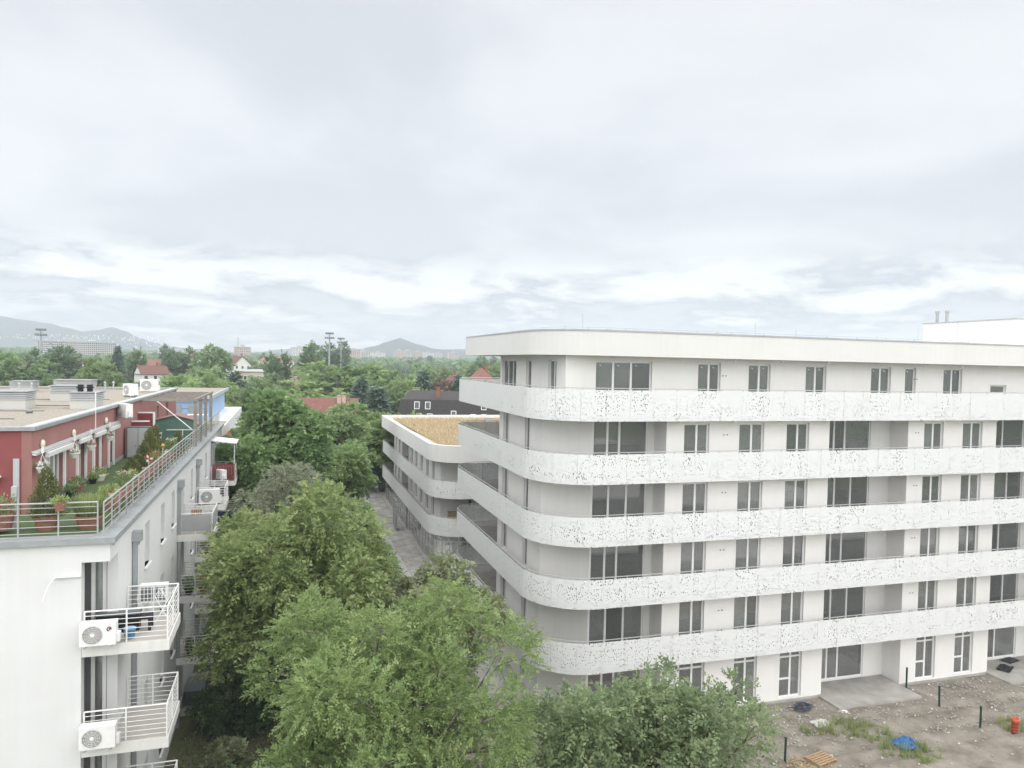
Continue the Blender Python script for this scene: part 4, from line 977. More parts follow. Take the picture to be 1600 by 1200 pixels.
    for i, (x, y, z, lf, lb) in enumerate([(-3.75, 38.3, 6.46, 'leaf_mid', 'leafy pot with red flowers on the middle plant balcony'), (-4.4, 38.3, 6.46, 'leaf_mid', 'trailing green pot on the middle plant balcony beside the wall'), (-3.7, 38.3, 3.46, 'leaf_dark', 'dark leafy shrub pot on the lowest plant balcony corner'),
                (-4.3, 38.3, 3.46, 'leaf_dark', 'dark leafy pot on the lowest plant balcony beside the pipe'), (-3.6, 39.9, 3.46, 'leaf_mid', 'tall plant at the back of the lowest plant balcony'), (-3.7, 54.6, 9.46, 'leaf_mid', 'pot of green leaves behind the maroon slats'), (-3.75, 45.8, 6.46, 'leaf_mid', 'leafy pot on the balcony under the large fan unit'), (-4.35, 45.9, 6.46, 'leaf_grass', 'pale leafy pot beside the pipe under the large fan unit'), (-3.7, 61.4, 9.46, 'leaf_mid', 'bushy pot on the farthest upper balcony'), (-4.3, 61.3, 9.46, 'leaf_dark', 'dark leafy pot on the farthest upper balcony beside the wall')]):
        rr = np.random.default_rng(90+i); o = potted('planter', (x, y, z), leaf_cloud(420, ball_pts(.32, .36, rr, .55), .12, .03, rr, .4), lf, lb, .22, .3, ['terracotta', 'black_plastic'][i % 2], seed=i)
        if i == 0: flowers(o, 24, .3, .8, 'flower_red', 3)
terrace_things()
def blue_block():
    root = empty('apartment_building', (-18, 75, 0), 'pale blue flat-roofed penthouse block behind the timber pergola', 'building')
    MB().box(-45, -4.9, 64.5, 90, 0, 12.3).build('wall', 'old_plaster', root)
    MB().box(-45, -6.6, 70, 88, 12.301, 14.35).build('penthouse_wall', 'pale_blue', root)
    for z in (12.9, 13.4, 13.9): MB().box(-30, -6.598, 69.985, 70, z, z+.02).build('cladding_joint', 'navy', root)
    MB().box(-45, -6.35, 69.75, 88.2, 14.35, 14.55).build('roof', 'gravel', root); MB().box(-6.35, -6.2, 69.7, 88.2, 14.3, 14.62).box(-45, -6.351, 69.6, 69.749, 14.3, 14.62).build('roof_edge', 'zinc_light', root)
    MB().box(-44.9, -5.0, 64.6, 69.9, 12.302, 12.33).build('terrace_gravel', 'gravel', root)
    for x in (-9.6, -8.2): MB().box(x, x+.8, 69.9, 69.98, 12.35, 13.7).build('door', 'zinc', root)
    MB().box(-5.3, -3.6, 66, 70, 11.2, 11.4).box(-3.65, -3.6, 66, 70, 11.4, 12.2).build('balcony', 'brick_red', root)
    for z in (3.4, 6.4, 9.4): MB().box(-4.9, -3.3, 66, 69, z-.3, z).box(-3.34, -3.3, 66, 69, z, z+.95).build('balcony', 'slab_edge', root)
    o = empty('garden_table', (-7.2, 67.6, 12.3), 'white table and tub on the terrace before the blue wall', 'table'); WL[o] = Vector((0, 0, 0))
    MB().box(-.8, .8, -.4, .4, .72, .78).build('top', 'white_paint', o)
    for x in (-.7, .7):
        for y in (-.3, .3): MB().box(x-.03, x+.03, y-.03, y+.03, 0, .72).build('leg', 'white_paint', o)
blue_block()
# ------------------------------------------------------------------ trees
def unit(a): return a/np.maximum(1e-6, np.linalg.norm(a, axis=1))[:, None]
def crown(seed, rx, rz, zc, lobes, sprays, per, spray_len, leaf, wid, droop=.15, lobe_r=(.28, .45), squash=1., side=.75, top_bias=.25, ry=None):
    """leafy crown: lobes over an uneven envelope, sprays on the lobes, leaflets on both sides of each spray"""
    rg = np.random.default_rng(seed); ry = ry or rx
    d = unit(rg.normal(size=(lobes, 3))); d[:, 2] = d[:, 2]*.85+top_bias*.5; d = unit(d)
    q = rg.uniform(.38, .95, lobes)[:, None]; E = np.array([rx, ry, rz])
    C = d*q*E; C[:, 2] += zc; LR = rg.uniform(*lobe_r, lobes)*min(rx, rz)*1.05
    C[0] = (0, 0, zc); LR[0] = min(rx, rz)*.5
    pr = LR**2; k = rg.choice(lobes, sprays, p=pr/pr.sum())
    o = unit(rg.normal(size=(sprays, 3))+.55*unit(C[k]-np.array([0, 0, zc-.25*rz])))
    P = C[k]+o*(LR[k]*np.sqrt(rg.uniform(.30, 1.10, sprays)))[:, None]*np.array([1, 1, squash])
    ax = unit(o+.55*rg.normal(size=(sprays, 3))+np.array([0, 0, .25])); L = spray_len*rg.uniform(.6, 1.35, sprays)
    up = unit(np.array([0, 0, 1.])+.45*rg.normal(size=(sprays, 3))); sd = unit(np.cross(ax, up)); nm = np.cross(sd, ax)
    lob_t = rg.uniform(-.14, .14, lobes); base_t = .45+lob_t[k]+rg.normal(0, .16, sprays)
    t = (np.arange(per)+.5)/per; S = np.where(np.arange(per) % 2 == 0, 1., -1.)
    p = P[:, None]+ax[:, None]*(L[:, None]*t)[..., None]; p[..., 2] -= droop*L[:, None]*t**2*1.6
    ld = ax[:, None]*(.55+.35*t)[None, :, None]+sd[:, None]*(S*side)[None, :, None]+rg.normal(0, .22, (sprays, per, 3)); ld[..., 2] -= droop*.9
    n = sprays*per; p = p.reshape(n, 3); ld = unit(ld.reshape(n, 3)); nn = np.repeat(nm, per, 0)+.5*rg.normal(size=(n, 3)); s = unit(np.cross(ld, nn))
    l = (leaf*rg.uniform(.6, 1.3, n))[:, None]; w = (wid*rg.uniform(.7, 1.25, n))[:, None]; nn = np.cross(s, ld)
    V = np.stack([p, p+ld*l*.45+s*w+nn*w*.25, p+ld*l-nn*l*.08, p+ld*l*.45-s*w+nn*w*.25], 1)
    return V, np.clip(np.repeat(base_t, per)+rg.normal(0, .10, n), 0, 1), C, LR
def wood(C, LR, H0, r, lean=(0, 0), seed=0, n=7):
    """tapered trunk forking into limbs that reach into the lobes"""
    b = MB(); rg = random.Random(seed); zt = max(c[2] for c in C)
    tr = [(lean[0]*t+rg.uniform(-.08, .08), lean[1]*t+rg.uniform(-.08, .08), H0*2.0*t*.5+zt*.0+(zt*.8-H0)*max(0, t-.5)*2) for t in (0, .12, .3, .5, .75, 1)]
    tr[0] = (0, 0, -.1); b.tube(tr, r, n, r*.25)
    for i, (c, q) in enumerate(zip(C, LR)):
        z0 = rg.uniform(H0*.75, max(H0*.8, min(c[2]*.8, zt*.7))); f = min(1, z0/max(.1, tr[-1][2])); s = Vector((lean[0]*f, lean[1]*f, z0)); e = Vector(c)
        m = s.lerp(e, .5)+Vector((rg.uniform(-.2, .2), rg.uniform(-.2, .2), .25)); b.tube([s, m, e], r*.42, 5, r*.09)
        for _ in range(3):
            d = Vector((rg.gauss(0, 1), rg.gauss(0, 1), rg.gauss(.3, .8))).normalized()*q*.9; b.tube([m.lerp(e, rg.uniform(.3, 1)), e+d*.5, e+d], r*.13, 4, r*.03)
    return b
def near_tree(name, loc, label, leafm, barkm, H0, r, args, rot=0., cat='tree', group='trees between the two buildings'):
    V, t, C, LR = crown(**args); o = empty(name, loc, label, cat, group); WL[o] = Vector((0, 0, 0)); o.rotation_euler.z = rot
    wood(C, LR, H0, r, seed=args['seed']).build('trunk', barkm, o, True)
    link('crown', quads_mesh('crown', V, leafm, t), o); return o
def near_trees():
    F = dict(spray_len=.55, leaf=.12, wid=.026, per=16)
    near_tree('locust_tree', (3.45, 21.4, 0), 'large feathery bright green tree filling the bottom centre', 'leaf_feather', 'bark_pale', 4.5, .2, dict(seed=31, rx=4.15, rz=3.1, zc=7.9, lobes=56, sprays=7200, droop=.14, lobe_r=(.15, .28), **F), .4)
    near_tree('locust_tree', (1.6, 16.6, 0), 'feathery green tree cut by the bottom edge below the largest one', 'leaf_feather', 'bark_pale', 3.5, .16, dict(seed=2, rx=3.0, rz=2.3, zc=5.6, lobes=20, sprays=3400, droop=.14, lobe_r=(.26, .42), **F), 1.3)
    near_tree('box_elder_tree', (.6, 35.2, 0), 'tall yellowish green tree with visible trunk beside the balconies', 'leaf_yellow', 'bark_pale', 4.2, .22, dict(seed=3, rx=4.6, rz=4.5, zc=7.3, lobes=46, sprays=6000, per=9, spray_len=.6, leaf=.21, wid=.06, droop=.25, lobe_r=(.14, .27)), .9)
    near_tree('maple_tree', (-1.0, 60.5, 0), 'big dense dark green maple rising above the other trees', 'leaf_deep', 'bark', 5, .3, dict(seed=4, rx=4.2, rz=5.7, zc=9.8, lobes=34, sprays=5600, per=8, spray_len=.6, leaf=.30, wid=.11, droop=.3, lobe_r=(.24, .38), top_bias=.4), .2)
    near_tree('olive_leaved_tree', (1.0, 47.5, 0), 'rounded grey-olive tree in front of the dark maple', 'leaf_olive', 'bark', 4, .18, dict(seed=5, rx=3.2, rz=3.7, zc=8.4, lobes=22, sprays=4200, per=8, spray_len=.5, leaf=.17, wid=.04, droop=.35, lobe_r=(.25, .4)))
    near_tree('linden_tree', (6.8, 34.5, 0), 'tree with pale undersides on its leaves next to the paving', 'leaf_pale', 'bark', 3, .16, dict(seed=6, rx=3.3, rz=2.6, zc=5.2, lobes=20, sprays=2600, per=8, spray_len=.5, leaf=.20, wid=.07, droop=.3, lobe_r=(.26, .42)))
    near_tree('linden_tree', (4.6, 41.5, 0), 'green tree behind the pale-leaved one at the paving edge', 'leaf_mid', 'bark', 3, .18, dict(seed=7, rx=3.2, rz=3.2, zc=5.8, lobes=20, sprays=2800, per=8, spray_len=.5, leaf=.20, wid=.06, droop=.3, lobe_r=(.26, .4)))
    near_tree('ash_tree', (9.3, 22.2, 0), 'smaller ash tree with upright shoots at the building corner', 'leaf_ash', 'bark', 2.5, .12, dict(seed=8, rx=2.5, rz=3.1, zc=4.5, lobes=40, sprays=2100, per=9, spray_len=.6, leaf=.17, wid=.045, droop=.2, lobe_r=(.13, .25), top_bias=.5, squash=1.5), group='young ash trees in the yard')
    near_tree('ash_tree', (13.2, 22.0, 0), 'spreading ash tree between the yard posts and the building', 'leaf_ash', 'bark', 2.5, .12, dict(seed=9, rx=3.3, rz=3.0, zc=4.4, lobes=48, sprays=2700, per=9, spray_len=.6, leaf=.17, wid=.045, droop=.2, lobe_r=(.12, .23), top_bias=.5, squash=1.5), group='young ash trees in the yard')
    near_tree('ash_tree', (11.6, 18.6, 0), 'low ash tree at the bottom edge between the two yard trees', 'leaf_ash', 'bark', 1.8, .1, dict(seed=10, rx=2.4, rz=1.9, zc=3.6, lobes=18, sprays=1900, per=9, spray_len=.5, leaf=.16, wid=.04, droop=.25, lobe_r=(.24, .38)), group='young ash trees in the yard')
    near_tree('evergreen_tree', (-.3, 46.5, 0), 'dark green tree close behind the second balcony column', 'leaf_dark', 'bark', 3, .2, dict(seed=11, rx=2.3, rz=4.2, zc=5.6, lobes=20, sprays=2600, per=8, spray_len=.5, leaf=.22, wid=.06, droop=.3))
    near_tree('evergreen_tree', (.1, 54, 0), 'dark green tree beside the far balconies of the white block', 'leaf_dark', 'bark', 3, .2, dict(seed=12, rx=2.6, rz=4.6, zc=6.4, lobes=20, sprays=2600, per=8, spray_len=.5, leaf=.24, wid=.07, droop=.3))
    near_tree('leafy_tree', (-1.8, 68, 0), 'mid green tree touching the far end of the white block', 'leaf_mid', 'bark', 4, .22, dict(seed=13, rx=3.4, rz=5.0, zc=8.0, lobes=22, sprays=2600, per=8, spray_len=.6, leaf=.28, wid=.09, droop=.3))
    near_tree('leafy_tree', (5.6, 84, 0), 'broad green tree in front of the lower building corner', 'leaf_mid', 'bark', 4, .25, dict(seed=14, rx=3.6, rz=3.2, zc=9.4, lobes=22, sprays=2600, per=8, spray_len=.6, leaf=.30, wid=.10, droop=.3))
    near_tree('leafy_tree', (4.7, 72, 0), 'deep green tree between the maple and the lower building', 'leaf_deep', 'bark', 4, .22, dict(seed=15, rx=3.4, rz=4.2, zc=6.4, lobes=20, sprays=2300, per=8, spray_len=.6, leaf=.30, wid=.10, droop=.3))
    near_tree('leafy_tree', (4.2, 52.5, 0), 'small green tree at the paving beside the olive-leaved one', 'leaf_mid', 'bark', 2.4, .16, dict(seed=16, rx=2.6, rz=3.0, zc=4.6, lobes=18, sprays=2000, per=8, spray_len=.55, leaf=.24, wid=.07, droop=.3))
    # bushes on the verge
    bs = [(-2.0, 37.4, 1.9, 1.5, 'leaf_ivy', 'rounded glossy dark bush beside the footpath'), (-1.6, 42.2, 1.6, 2.1, 'leaf_dark', 'tall dark bush behind the rounded glossy one'), (.4, 40.6, 1.8, 1.9, 'leaf_dark', 'dark bush at the foot of the yellowish tree'),
          (-3.2, 31.6, 1.5, .7, 'leaf_dark', 'low spreading dark bush under the lowest balconies'), (-1.0, 30.2, 1.9, .9, 'leaf_dark', 'wide low bush below the yellowish tree'), (2.6, 30.0, 1.9, 1.2, 'leaf_mid', 'green bush between the feathery and yellowish trees'),
          (-2.4, 26.6, 1.8, .9, 'leaf_mid', 'low green bush near the bottom left corner'), (-2.2, 34.4, 1.2, .45, 'leaf_pale', 'dry pale low bush by the footpath end'), (3.2, 36.6, 1.8, 1.6, 'leaf_mid', 'green bush at the edge of the paving'), (7.6, 26.8, 2.0, 1.4, 'leaf_mid', 'green bush hidden behind the feathery tree top'),
          (6.5, 15.6, 2.2, 1.5, 'leaf_mid', 'green bush at the bottom edge beside the ash trees')]
    for i, (x, y, r, h, lf, lb) in enumerate(bs):
        V, t, C, LR = crown(40+i, r, h*.62, h*.62, 14, 1100, 8, .35, .15, .05, .2, (.35, .5))
        V[:, :, 2] = np.maximum(V[:, :, 2], .02)
        o = empty('bush', (x, y, 0), lb, 'bush', 'bushes on the verge'); WL[o] = Vector((0, 0, 0))
        b = MB(); [b.tube([(0, 0, 0), (c[0]*.4, c[1]*.4, c[2]*.6), tuple(c)], .03, 4, .01) for c in C]; b.build('stems', 'bark', o); link('leaves', quads_mesh('leaves', V, lf, t), o)
    # ground cover nobody could count
    rg = np.random.default_rng(8); n = 9000; p = np.stack([rg.uniform(-4.6, 5.8, n), rg.uniform(24, 60, n), rg.uniform(0, .25, n)], 1)
    f = lambda m: (p, np.tile(np.array([[0, 0, 1.]]), (m, 1)))
    V = leaf_cloud(n, f, .16, .045, rg, .3)
    tag(link('ground_cover', quads_mesh('ground_cover', V, 'leaf_dark', rg.uniform(0, 1, n))), 'low leafy ground cover under the trees', 'ground cover', kind='stuff')
near_trees()

# far trees: several kinds, each built once and copied
def far_proto(kind, seed):
    rg = np.random.default_rng(seed)
    if kind in ('round', 'wide', 'pale', 'purple'):
        rx, rz, zc = {'round': (.36, .42, .56), 'wide': (.50, .38, .54), 'pale': (.38, .40, .56), 'purple': (.36, .38, .54)}[kind]
        V, t, C, LR = crown(seed, rx, rz, zc, 20, 800, 7, .085, .055, .019, .2, (.26, .42)); b = wood(C, LR, .2, .028, seed=seed, n=5)
    elif kind == 'poplar':
        V, t, C, LR = crown(seed, .135, .48, .52, 22, 760, 7, .07, .045, .015, -.1, (.5, .8), 1.6, .5); C[:, :2] *= .6; b = wood(C, LR, .1, .02, seed=seed, n=5)
    else:
        n = 5200; t_ = rg.beta(1, 1.6, n); a = rg.uniform(0, 6.283, n); tier = np.floor(t_*11)/11; rr = .25*(1-t_)**.85*(.72+.4*(1-(t_-tier)*11))*rg.uniform(.4, 1.05, n)*(1+.15*np.sin(6*a+40*tier))
        p = np.stack([rr*np.cos(a), rr*np.sin(a), .06+.94*t_], 1); d = np.stack([np.cos(a), np.sin(a), -.25+0*a], 1)
        V = leaf_cloud(n, lambda m: (p, d), .06, .011, rg, -.05); t = np.clip(.5+rg.normal(0, .2, n), 0, 1); b = MB().tube([(0, 0, 0), (0, 0, .95)], .02, 6, .003)
    lm = {'round': 'leaf_mid', 'wide': 'leaf_deep', 'pale': 'leaf_feather', 'purple': 'leaf_purple', 'poplar': 'leaf_dark', 'fir': 'leaf_fir'}[kind]
    me = quads_mesh('crown', V, lm, t); bm = bpy.data.meshes.new('trunk'); bm.from_pydata(b.v, [], b.f); bm.materials.append(MATS['bark'])
    return me, bm
KEEP = []      # (x0, x1, y_limit, depth): views onto houses that trees in front must not close
PROT = {}
def far_tree(kind, x, y, h, label, wscale=1., group='trees beyond the buildings', parts=True):
    if kind not in PROT: PROT[kind] = [far_proto(kind, 100+7*len(PROT)+i) for i in range(3 if kind in ('round', 'wide') else 2)]
    me, bm = random.choice(PROT[kind]); z = terrain_h(math.hypot(x, y))-.1
    o = empty({'round': 'leafy_tree', 'wide': 'broad_tree', 'pale': 'leafy_tree', 'purple': 'plum_tree', 'poplar': 'poplar_tree', 'fir': 'spruce_tree'}[kind], (x, y, z), label, 'tree', group)
    o.scale = (h*wscale, h*wscale, h); o.rotation_euler.z = random.uniform(0, 6.28)
    link('crown', me, o); link('trunk', bm, o); return o
def on_ground(px, depth):
    p = at(px, 600, depth); return p.x, p.y
# ------------------------------------------------------------------ houses beyond the trees
def house(loc, rz, w, d, eaves, rh, wallm, roofm, label, style='gable', rows=2, cols=3, chim=((.2, 0.),), sky=(), group=None, name='house', ridge='x', detail=True, cm='brick_red'):
    o = empty(name, loc, label, 'house', group); WL[o] = Vector((0, 0, 0)); o.rotation_euler.z = rz
    hw, hd = w/2, d/2; ov = .35
    wl = MB().box(-hw, hw, -hd, hd, -1.5, eaves)
    rf = MB(); X, Y, e = hw+ov, hd+ov, eaves-.12
    if style == 'gable':
        if ridge == 'x':
            wl.add([(-hw, -hd, eaves), (-hw, hd, eaves), (-hw, 0, eaves+rh*.93), (hw, -hd, eaves), (hw, hd, eaves), (hw, 0, eaves+rh*.93)], [(0, 2, 1), (3, 4, 5)])
            rf.add([(-X, -Y, e), (X, -Y, e), (X, 0, eaves+rh), (-X, 0, eaves+rh), (-X, Y, e), (X, Y, e), (-X, -Y, e-.15), (X, -Y, e-.15), (X, Y, e-.15), (-X, Y, e-.15)], [(0, 1, 2, 3), (3, 2, 5, 4), (6, 7, 1, 0), (8, 9, 4, 5), (7, 6, 9, 8), (1, 7, 8, 5), (6, 0, 4, 9)])
        else:
            wl.add([(-hw, -hd, eaves), (hw, -hd, eaves), (0, -hd, eaves+rh*.93), (-hw, hd, eaves), (hw, hd, eaves), (0, hd, eaves+rh*.93)], [(0, 1, 2), (4, 3, 5)])
            rf.add([(-X, -Y, e), (0, -Y, eaves+rh), (0, Y, eaves+rh), (-X, Y, e), (X, -Y, e), (X, Y, e)], [(0, 1, 2, 3), (1, 4, 5, 2)])
            rf.add([(-X, -Y, e-.15), (0, -Y, eaves+rh-.15), (X, -Y, e-.15), (-X, -Y, e), (0, -Y, eaves+rh), (X, -Y, e)], [(0, 1, 4, 3), (1, 2, 5, 4)])
    elif style == 'hip':
        q = max(.3, hw-hd); rf.add([(-X, -Y, e), (X, -Y, e), (X, Y, e), (-X, Y, e), (-q, 0, eaves+rh), (q, 0, eaves+rh), (-X, -Y, e-.15), (X, -Y, e-.15), (X, Y, e-.15), (-X, Y, e-.15)], [(0, 1, 5, 4), (1, 2, 5), (2, 3, 4, 5), (3, 0, 4), (6, 7, 1, 0), (7, 8, 2, 1), (8, 9, 3, 2), (9, 6, 0, 3), (9, 8, 7, 6)])
    elif style == 'mansard':
        s, t = .9, .72*rh; x1, y1 = X-s, Y-s*1.2
        rf.add([(-X, -Y, e), (X, -Y, e), (X, Y, e), (-X, Y, e), (-x1, -y1, eaves+t), (x1, -y1, eaves+t), (x1, y1, eaves+t), (-x1, y1, eaves+t), (-x1+1.2, 0, eaves+rh), (x1-1.2, 0, eaves+rh)],
               [(0, 1, 5, 4), (1, 2, 6, 5), (2, 3, 7, 6), (3, 0, 4, 7), (4, 5, 9, 8), (5, 6, 9), (6, 7, 8, 9), (7, 4, 8), (3, 2, 1, 0)])
    wl.build('wall', wallm, o); ro = rf.build('roof', roofm, o)
    for cx, cyy in chim:
        zr = eaves+rh*(1-min(1, abs(cyy)/hd)) if style != 'mansard' else eaves+rh-.2
        MB().box(cx*w-.3, cx*w+.3, cyy-.25, cyy+.25, eaves+.2, zr+.9).box(cx*w-.36, cx*w+.36, cyy-.31, cyy+.31, zr+.9, zr+1.0).build('chimney', cm, ro)
    for (sx, t) in sky:                                  # roof windows on the camera-side slope
        if style == 'mansard':
            z = eaves+.72*rh*t; y = -(Y-.9*1.2*t); ang = math.atan2(.72*rh, 1.08)
        else:
            z = e+(eaves+rh-e)*t; y = -Y*(1-t); ang = math.atan2(eaves+rh-e, Y)
        f = MB().obox((sx*w, y, z), (.86, 1.25, .12), rx=ang); k = f.build('roof_window', 'window_white', ro)
        MB().obox((sx*w, y-.07*math.sin(ang), z+.07*math.cos(ang)), (.66, 1.05, .04), rx=ang).build('pane', 'dark_glass', k)
    if detail:
        for r in range(rows):
            for c in range(cols):
                x = -hw+w*(c+.5)/cols; z = .9+2.8*r
                if z+1.4 > eaves+(.0 if style != 'gable' or ridge == 'x' else rh*.3): continue
                k = MB().box(x-.55, x+.55, -hd-.06, -hd-.001, z, z+1.4).build('window', 'window_white', o); MB().box(x-.45, x+.45, -hd-.075, -hd-.061, z+.1, z+1.3).build('pane', 'dark_glass', k)
                if w > 4: 
                    y = -hd+d*(r+.5)/2; k = MB().box(hw+.001, hw+.06, y-.5, y+.5, .9+2.8*r, 2.3+2.8*r).build('window', 'window_white', o); MB().box(hw+.061, hw+.075, y-.4, y+.4, 1.0+2.8*r, 2.2+2.8*r).build('pane', 'dark_glass', k)
    return o
def gz(x, y): return terrain_h(math.hypot(x, y))
def place(px, depth, ytop, total):
    """ground position under a photo column at a distance; base height so that the top reaches the surveyed line, never floating"""
    p = at(px, ytop, depth); return (p.x, p.y, p.z-total)
def block(px, ytop, depth, w, d, h, label, m='panel_grey', floors=10, cols=12, rz=0., name='apartment_tower', group='distant apartment blocks'):
    p = at(px, ytop, depth); o = empty(name, (p.x, p.y, p.z-h), label, 'building', group); WL[o] = Vector((0, 0, 0)); o.rotation_euler.z = rz-math.atan2(p.x, p.y)
    MB().box(-w/2, w/2, -d/2, d/2, -40, h).build('wall', m, o); MB().box(-w/2-.3, w/2+.3, -d/2-.3, d/2+.3, h, h+.8).box(-w*.12, w*.12, -d*.2, d*.2, h+.8, h+3.2).build('roof', 'roof_metal', o)
    b = MB(); fh = h/floors
    for i in range(floors):
        for j in range(cols):
            x = -w/2+w*(j+.5)/cols; b.box(x-w/cols*.30, x+w/cols*.30, -d/2-.12, -d/2-.01, fh*i+fh*.3, fh*i+fh*.82)
    b.build('windows', 'dark_glass', o)['kind'] = 'stuff'
    return o
def far_town():
    face = lambda px: -math.atan((px-800)/FPX)-YAW
    H = []
    def hs(px, ytop, depth, total_w, dd, eaves, rh, wm, rm, lb, turn=0., keep=True, **kw):
        p = at(px, ytop, depth); z = p.z-eaves-rh; g = gz(p.x, p.y)
        house((p.x, p.y, min(z, g+.2) if z < g+3 else z), face(px)+turn, total_w, dd, eaves+(max(0, z-(g+.2)) if z >= g+.2 else 0) if False else eaves, rh, wm, rm, lb, **kw)
        wpx = total_w/depth*FPX
        if keep: KEEP.append((px-wpx*.5, px+wpx*.5, ytop+(eaves*.25+rh)/depth*FPX, depth))
        KEEPOUT.append((p.x, p.y, max(total_w, dd)*.62+1.5))
    hs(512, 604, 112, 8.6, 9, 7.5, 4.4, 'render_white', 'roof_red', 'house with plain red-brown roof, wide chimney and two roof windows', 0., sky=((-.05, .42), (.22, .42)), chim=((.2, -.6), (.28, -.6)), cm='render_pink', rows=2)
    hs(706, 611, 124, 17.5, 11, 8.6, 4.6, 'render_cream', 'roof_dark', 'dark mansard-roofed house with two tall brick chimneys behind the straw roof', 0., style='mansard', sky=((-.32, .72), (-.22, .72), (.02, .3), (-.3, .15), (-.2, .15), (.2, .15), (.3, .15), (.3, .72)), chim=((-.13, -3.6), (.14, -3.6)))
    hs(237, 571, 235, 8.2, 9, 5.6, 2.6, 'render_white', 'roof_brown', 'white gabled house with brown roof standing out above the red penthouse', R(14), rows=2, cols=3)
    hs(752, 575, 175, 6.4, 8, 7.5, 3.0, 'render_cream', 'roof_red', 'house with dusky red hipped roof seen past the white balcony end', 0., style='hip')
    hs(432, 556, 520, 24, 10, 6, 3.6, 'render_cream', 'roof_orange', 'long orange-roofed building in the middle distance', 0., style='hip', rows=2, cols=8)
    hs(250, 561, 360, 12, 9, 5, 4.2, 'render_white', 'roof_red', 'red-roofed white house just behind the white gabled house', R(-20))
    hs(300, 553, 420, 9, 9, 6, 5, 'render_white', 'roof_red', 'steep red gable house right of the tall spruce', R(30), ridge='y')
    hs(372, 556, 330, 8, 9, 5.5, 4, 'render_white', 'roof_brown', 'white gable house left of the orange-roofed building', R(25), ridge='y')
    hs(404, 577, 260, 13, 8, 4, .6, 'render_cream', 'roof_metal', 'low flat cream building among the middle trees', 0., style='hip')
    hs(705, 585, 200, 5, 6, 5, 2.6, 'render_pink', 'roof_brown', 'small pinkish house between the pines near the balcony', 0., style='hip')
    hs(615, 617, 150, 4.5, 6, 6.5, .4, 'render_white', 'roof_metal', 'white flat-roofed house beside the dark mansard', 0., style='hip', chim=())
    hs(25, 577, 270, 7, 8, 5, 3.2, 'render_pink', 'roof_red', 'pinkish house half hidden in the trees at the left edge', R(10), ridge='y')
    hs(37, 577, 285, 6, 8, 5, 3.4, 'render_cream', 'roof_brown', 'cream gable house next to the pinkish one at the left edge', R(-20), ridge='y')
    hs(73, 573, 240, 2.2, 3, 12, .4, 'render_cream', 'roof_metal', 'narrow cream stair tower right of the floodlight mast', style='hip', chim=(), cols=1)
    hs(95, 571, 250, 2.0, 3, 12, .4, 'render_cream', 'roof_metal', 'second narrow cream tower right of the first', style='hip', chim=(), cols=1)
    rr = random.Random(3); rest = []
    for i in range(42):                                   # the rest of the red-roofed suburb
        dep = rr.uniform(300, 1100); px = rr.uniform(20, 735); x, y = on_ground(px, dep); g = gz(x, y); e = rr.choice([3.2, 5.6, 6.0]); w = rr.uniform(8, 13)
        if any(math.hypot(x-a, y-b) < c+8 for a, b, c in KEEPOUT): continue
        rest.append(house((x, y, g), face(px)+rr.uniform(-.7, .7), w, rr.uniform(7.5, 10), e, rr.uniform(2.8, 4.4), rr.choice(['render_white', 'render_cream', 'render_white', 'render_pink']), rr.choice(['roof_red', 'roof_orange', 'roof_red', 'roof_brown']),
              'red or brown roofed suburban house half hidden in far trees', rr.choice(['gable', 'hip', 'gable']), 2, 3, group='suburban houses in the far trees', ridge=rr.choice(['x', 'x', 'y']))); rest[-1]['_k'] = [c for c in rest[-1].children if c.name.startswith('roof')][0].data.materials[0].name
        KEEPOUT.append((x, y, w*.62+1)); KEEP.append((px-w*.4/dep*FPX, px+w*.4/dep*FPX, pix((x, y, g+e+1.2))[1], dep)) if i % 2 else None
    word = {'roof_red': 'red', 'roof_orange': 'orange', 'roof_brown': 'brown'}
    relabel(rest, lambda o: word[o['_k']]+'-roofed suburban house')
    KEEP.append((62, 178, 549, 640)); KEEP.append((360, 396, 553, 800))
    block(120, 535, 640, 60, 9, 17, 'long grey slab apartment block below the left hills', floors=10, cols=40, rz=R(12), name='slab_block')
    block(379, 543, 800, 17, 9, 16, 'peach apartment tower below the tall thin mast', 'panel_peach', 9, 9)
    for i, (px, yt, dep, w, h, m, lb) in enumerate([(467, 545, 1900, 36, 22, 'render_white', 'white apartment block left of the poplars'), (553, 549, 1700, 30, 26, 'panel_peach', 'peach apartment block right of the floodlight masts'), (568, 551, 1900, 34, 24, 'panel_grey', 'grey block beside the peach one under the mountain'),
            (624, 549, 2150, 28, 28, 'panel_peach', 'peach tower under the mountain peak'), (636, 550, 2200, 33, 28, 'panel_grey', 'grey tower just right of the peach one'), (652, 552, 2280, 35, 25, 'panel_peach', 'salmon block right of the mountain peak'), (668, 553, 2330, 36, 24, 'render_white', 'white block farther right under the mountain slope'),
            (684, 554, 2360, 32, 24, 'panel_grey', 'grey block near the end of the mountain slope'), (708, 553, 2300, 30, 24, 'panel_peach', 'salmon pink block next to the white roof edge'), (276, 549, 2200, 50, 15, 'panel_grey', 'low grey block at the foot of the left hills'), (252, 553, 1500, 50, 8, 'render_white', 'long low white hall behind the trees'), (590, 553, 2100, 44, 14, 'render_white', 'low white block left of the peach towers')]):
        block(px, yt-1.5, dep*.6, w*.62, 10, h*.62, lb, m, max(3, int(h/2.8)), max(5, int(w/4)), R((i*37) % 30-15))
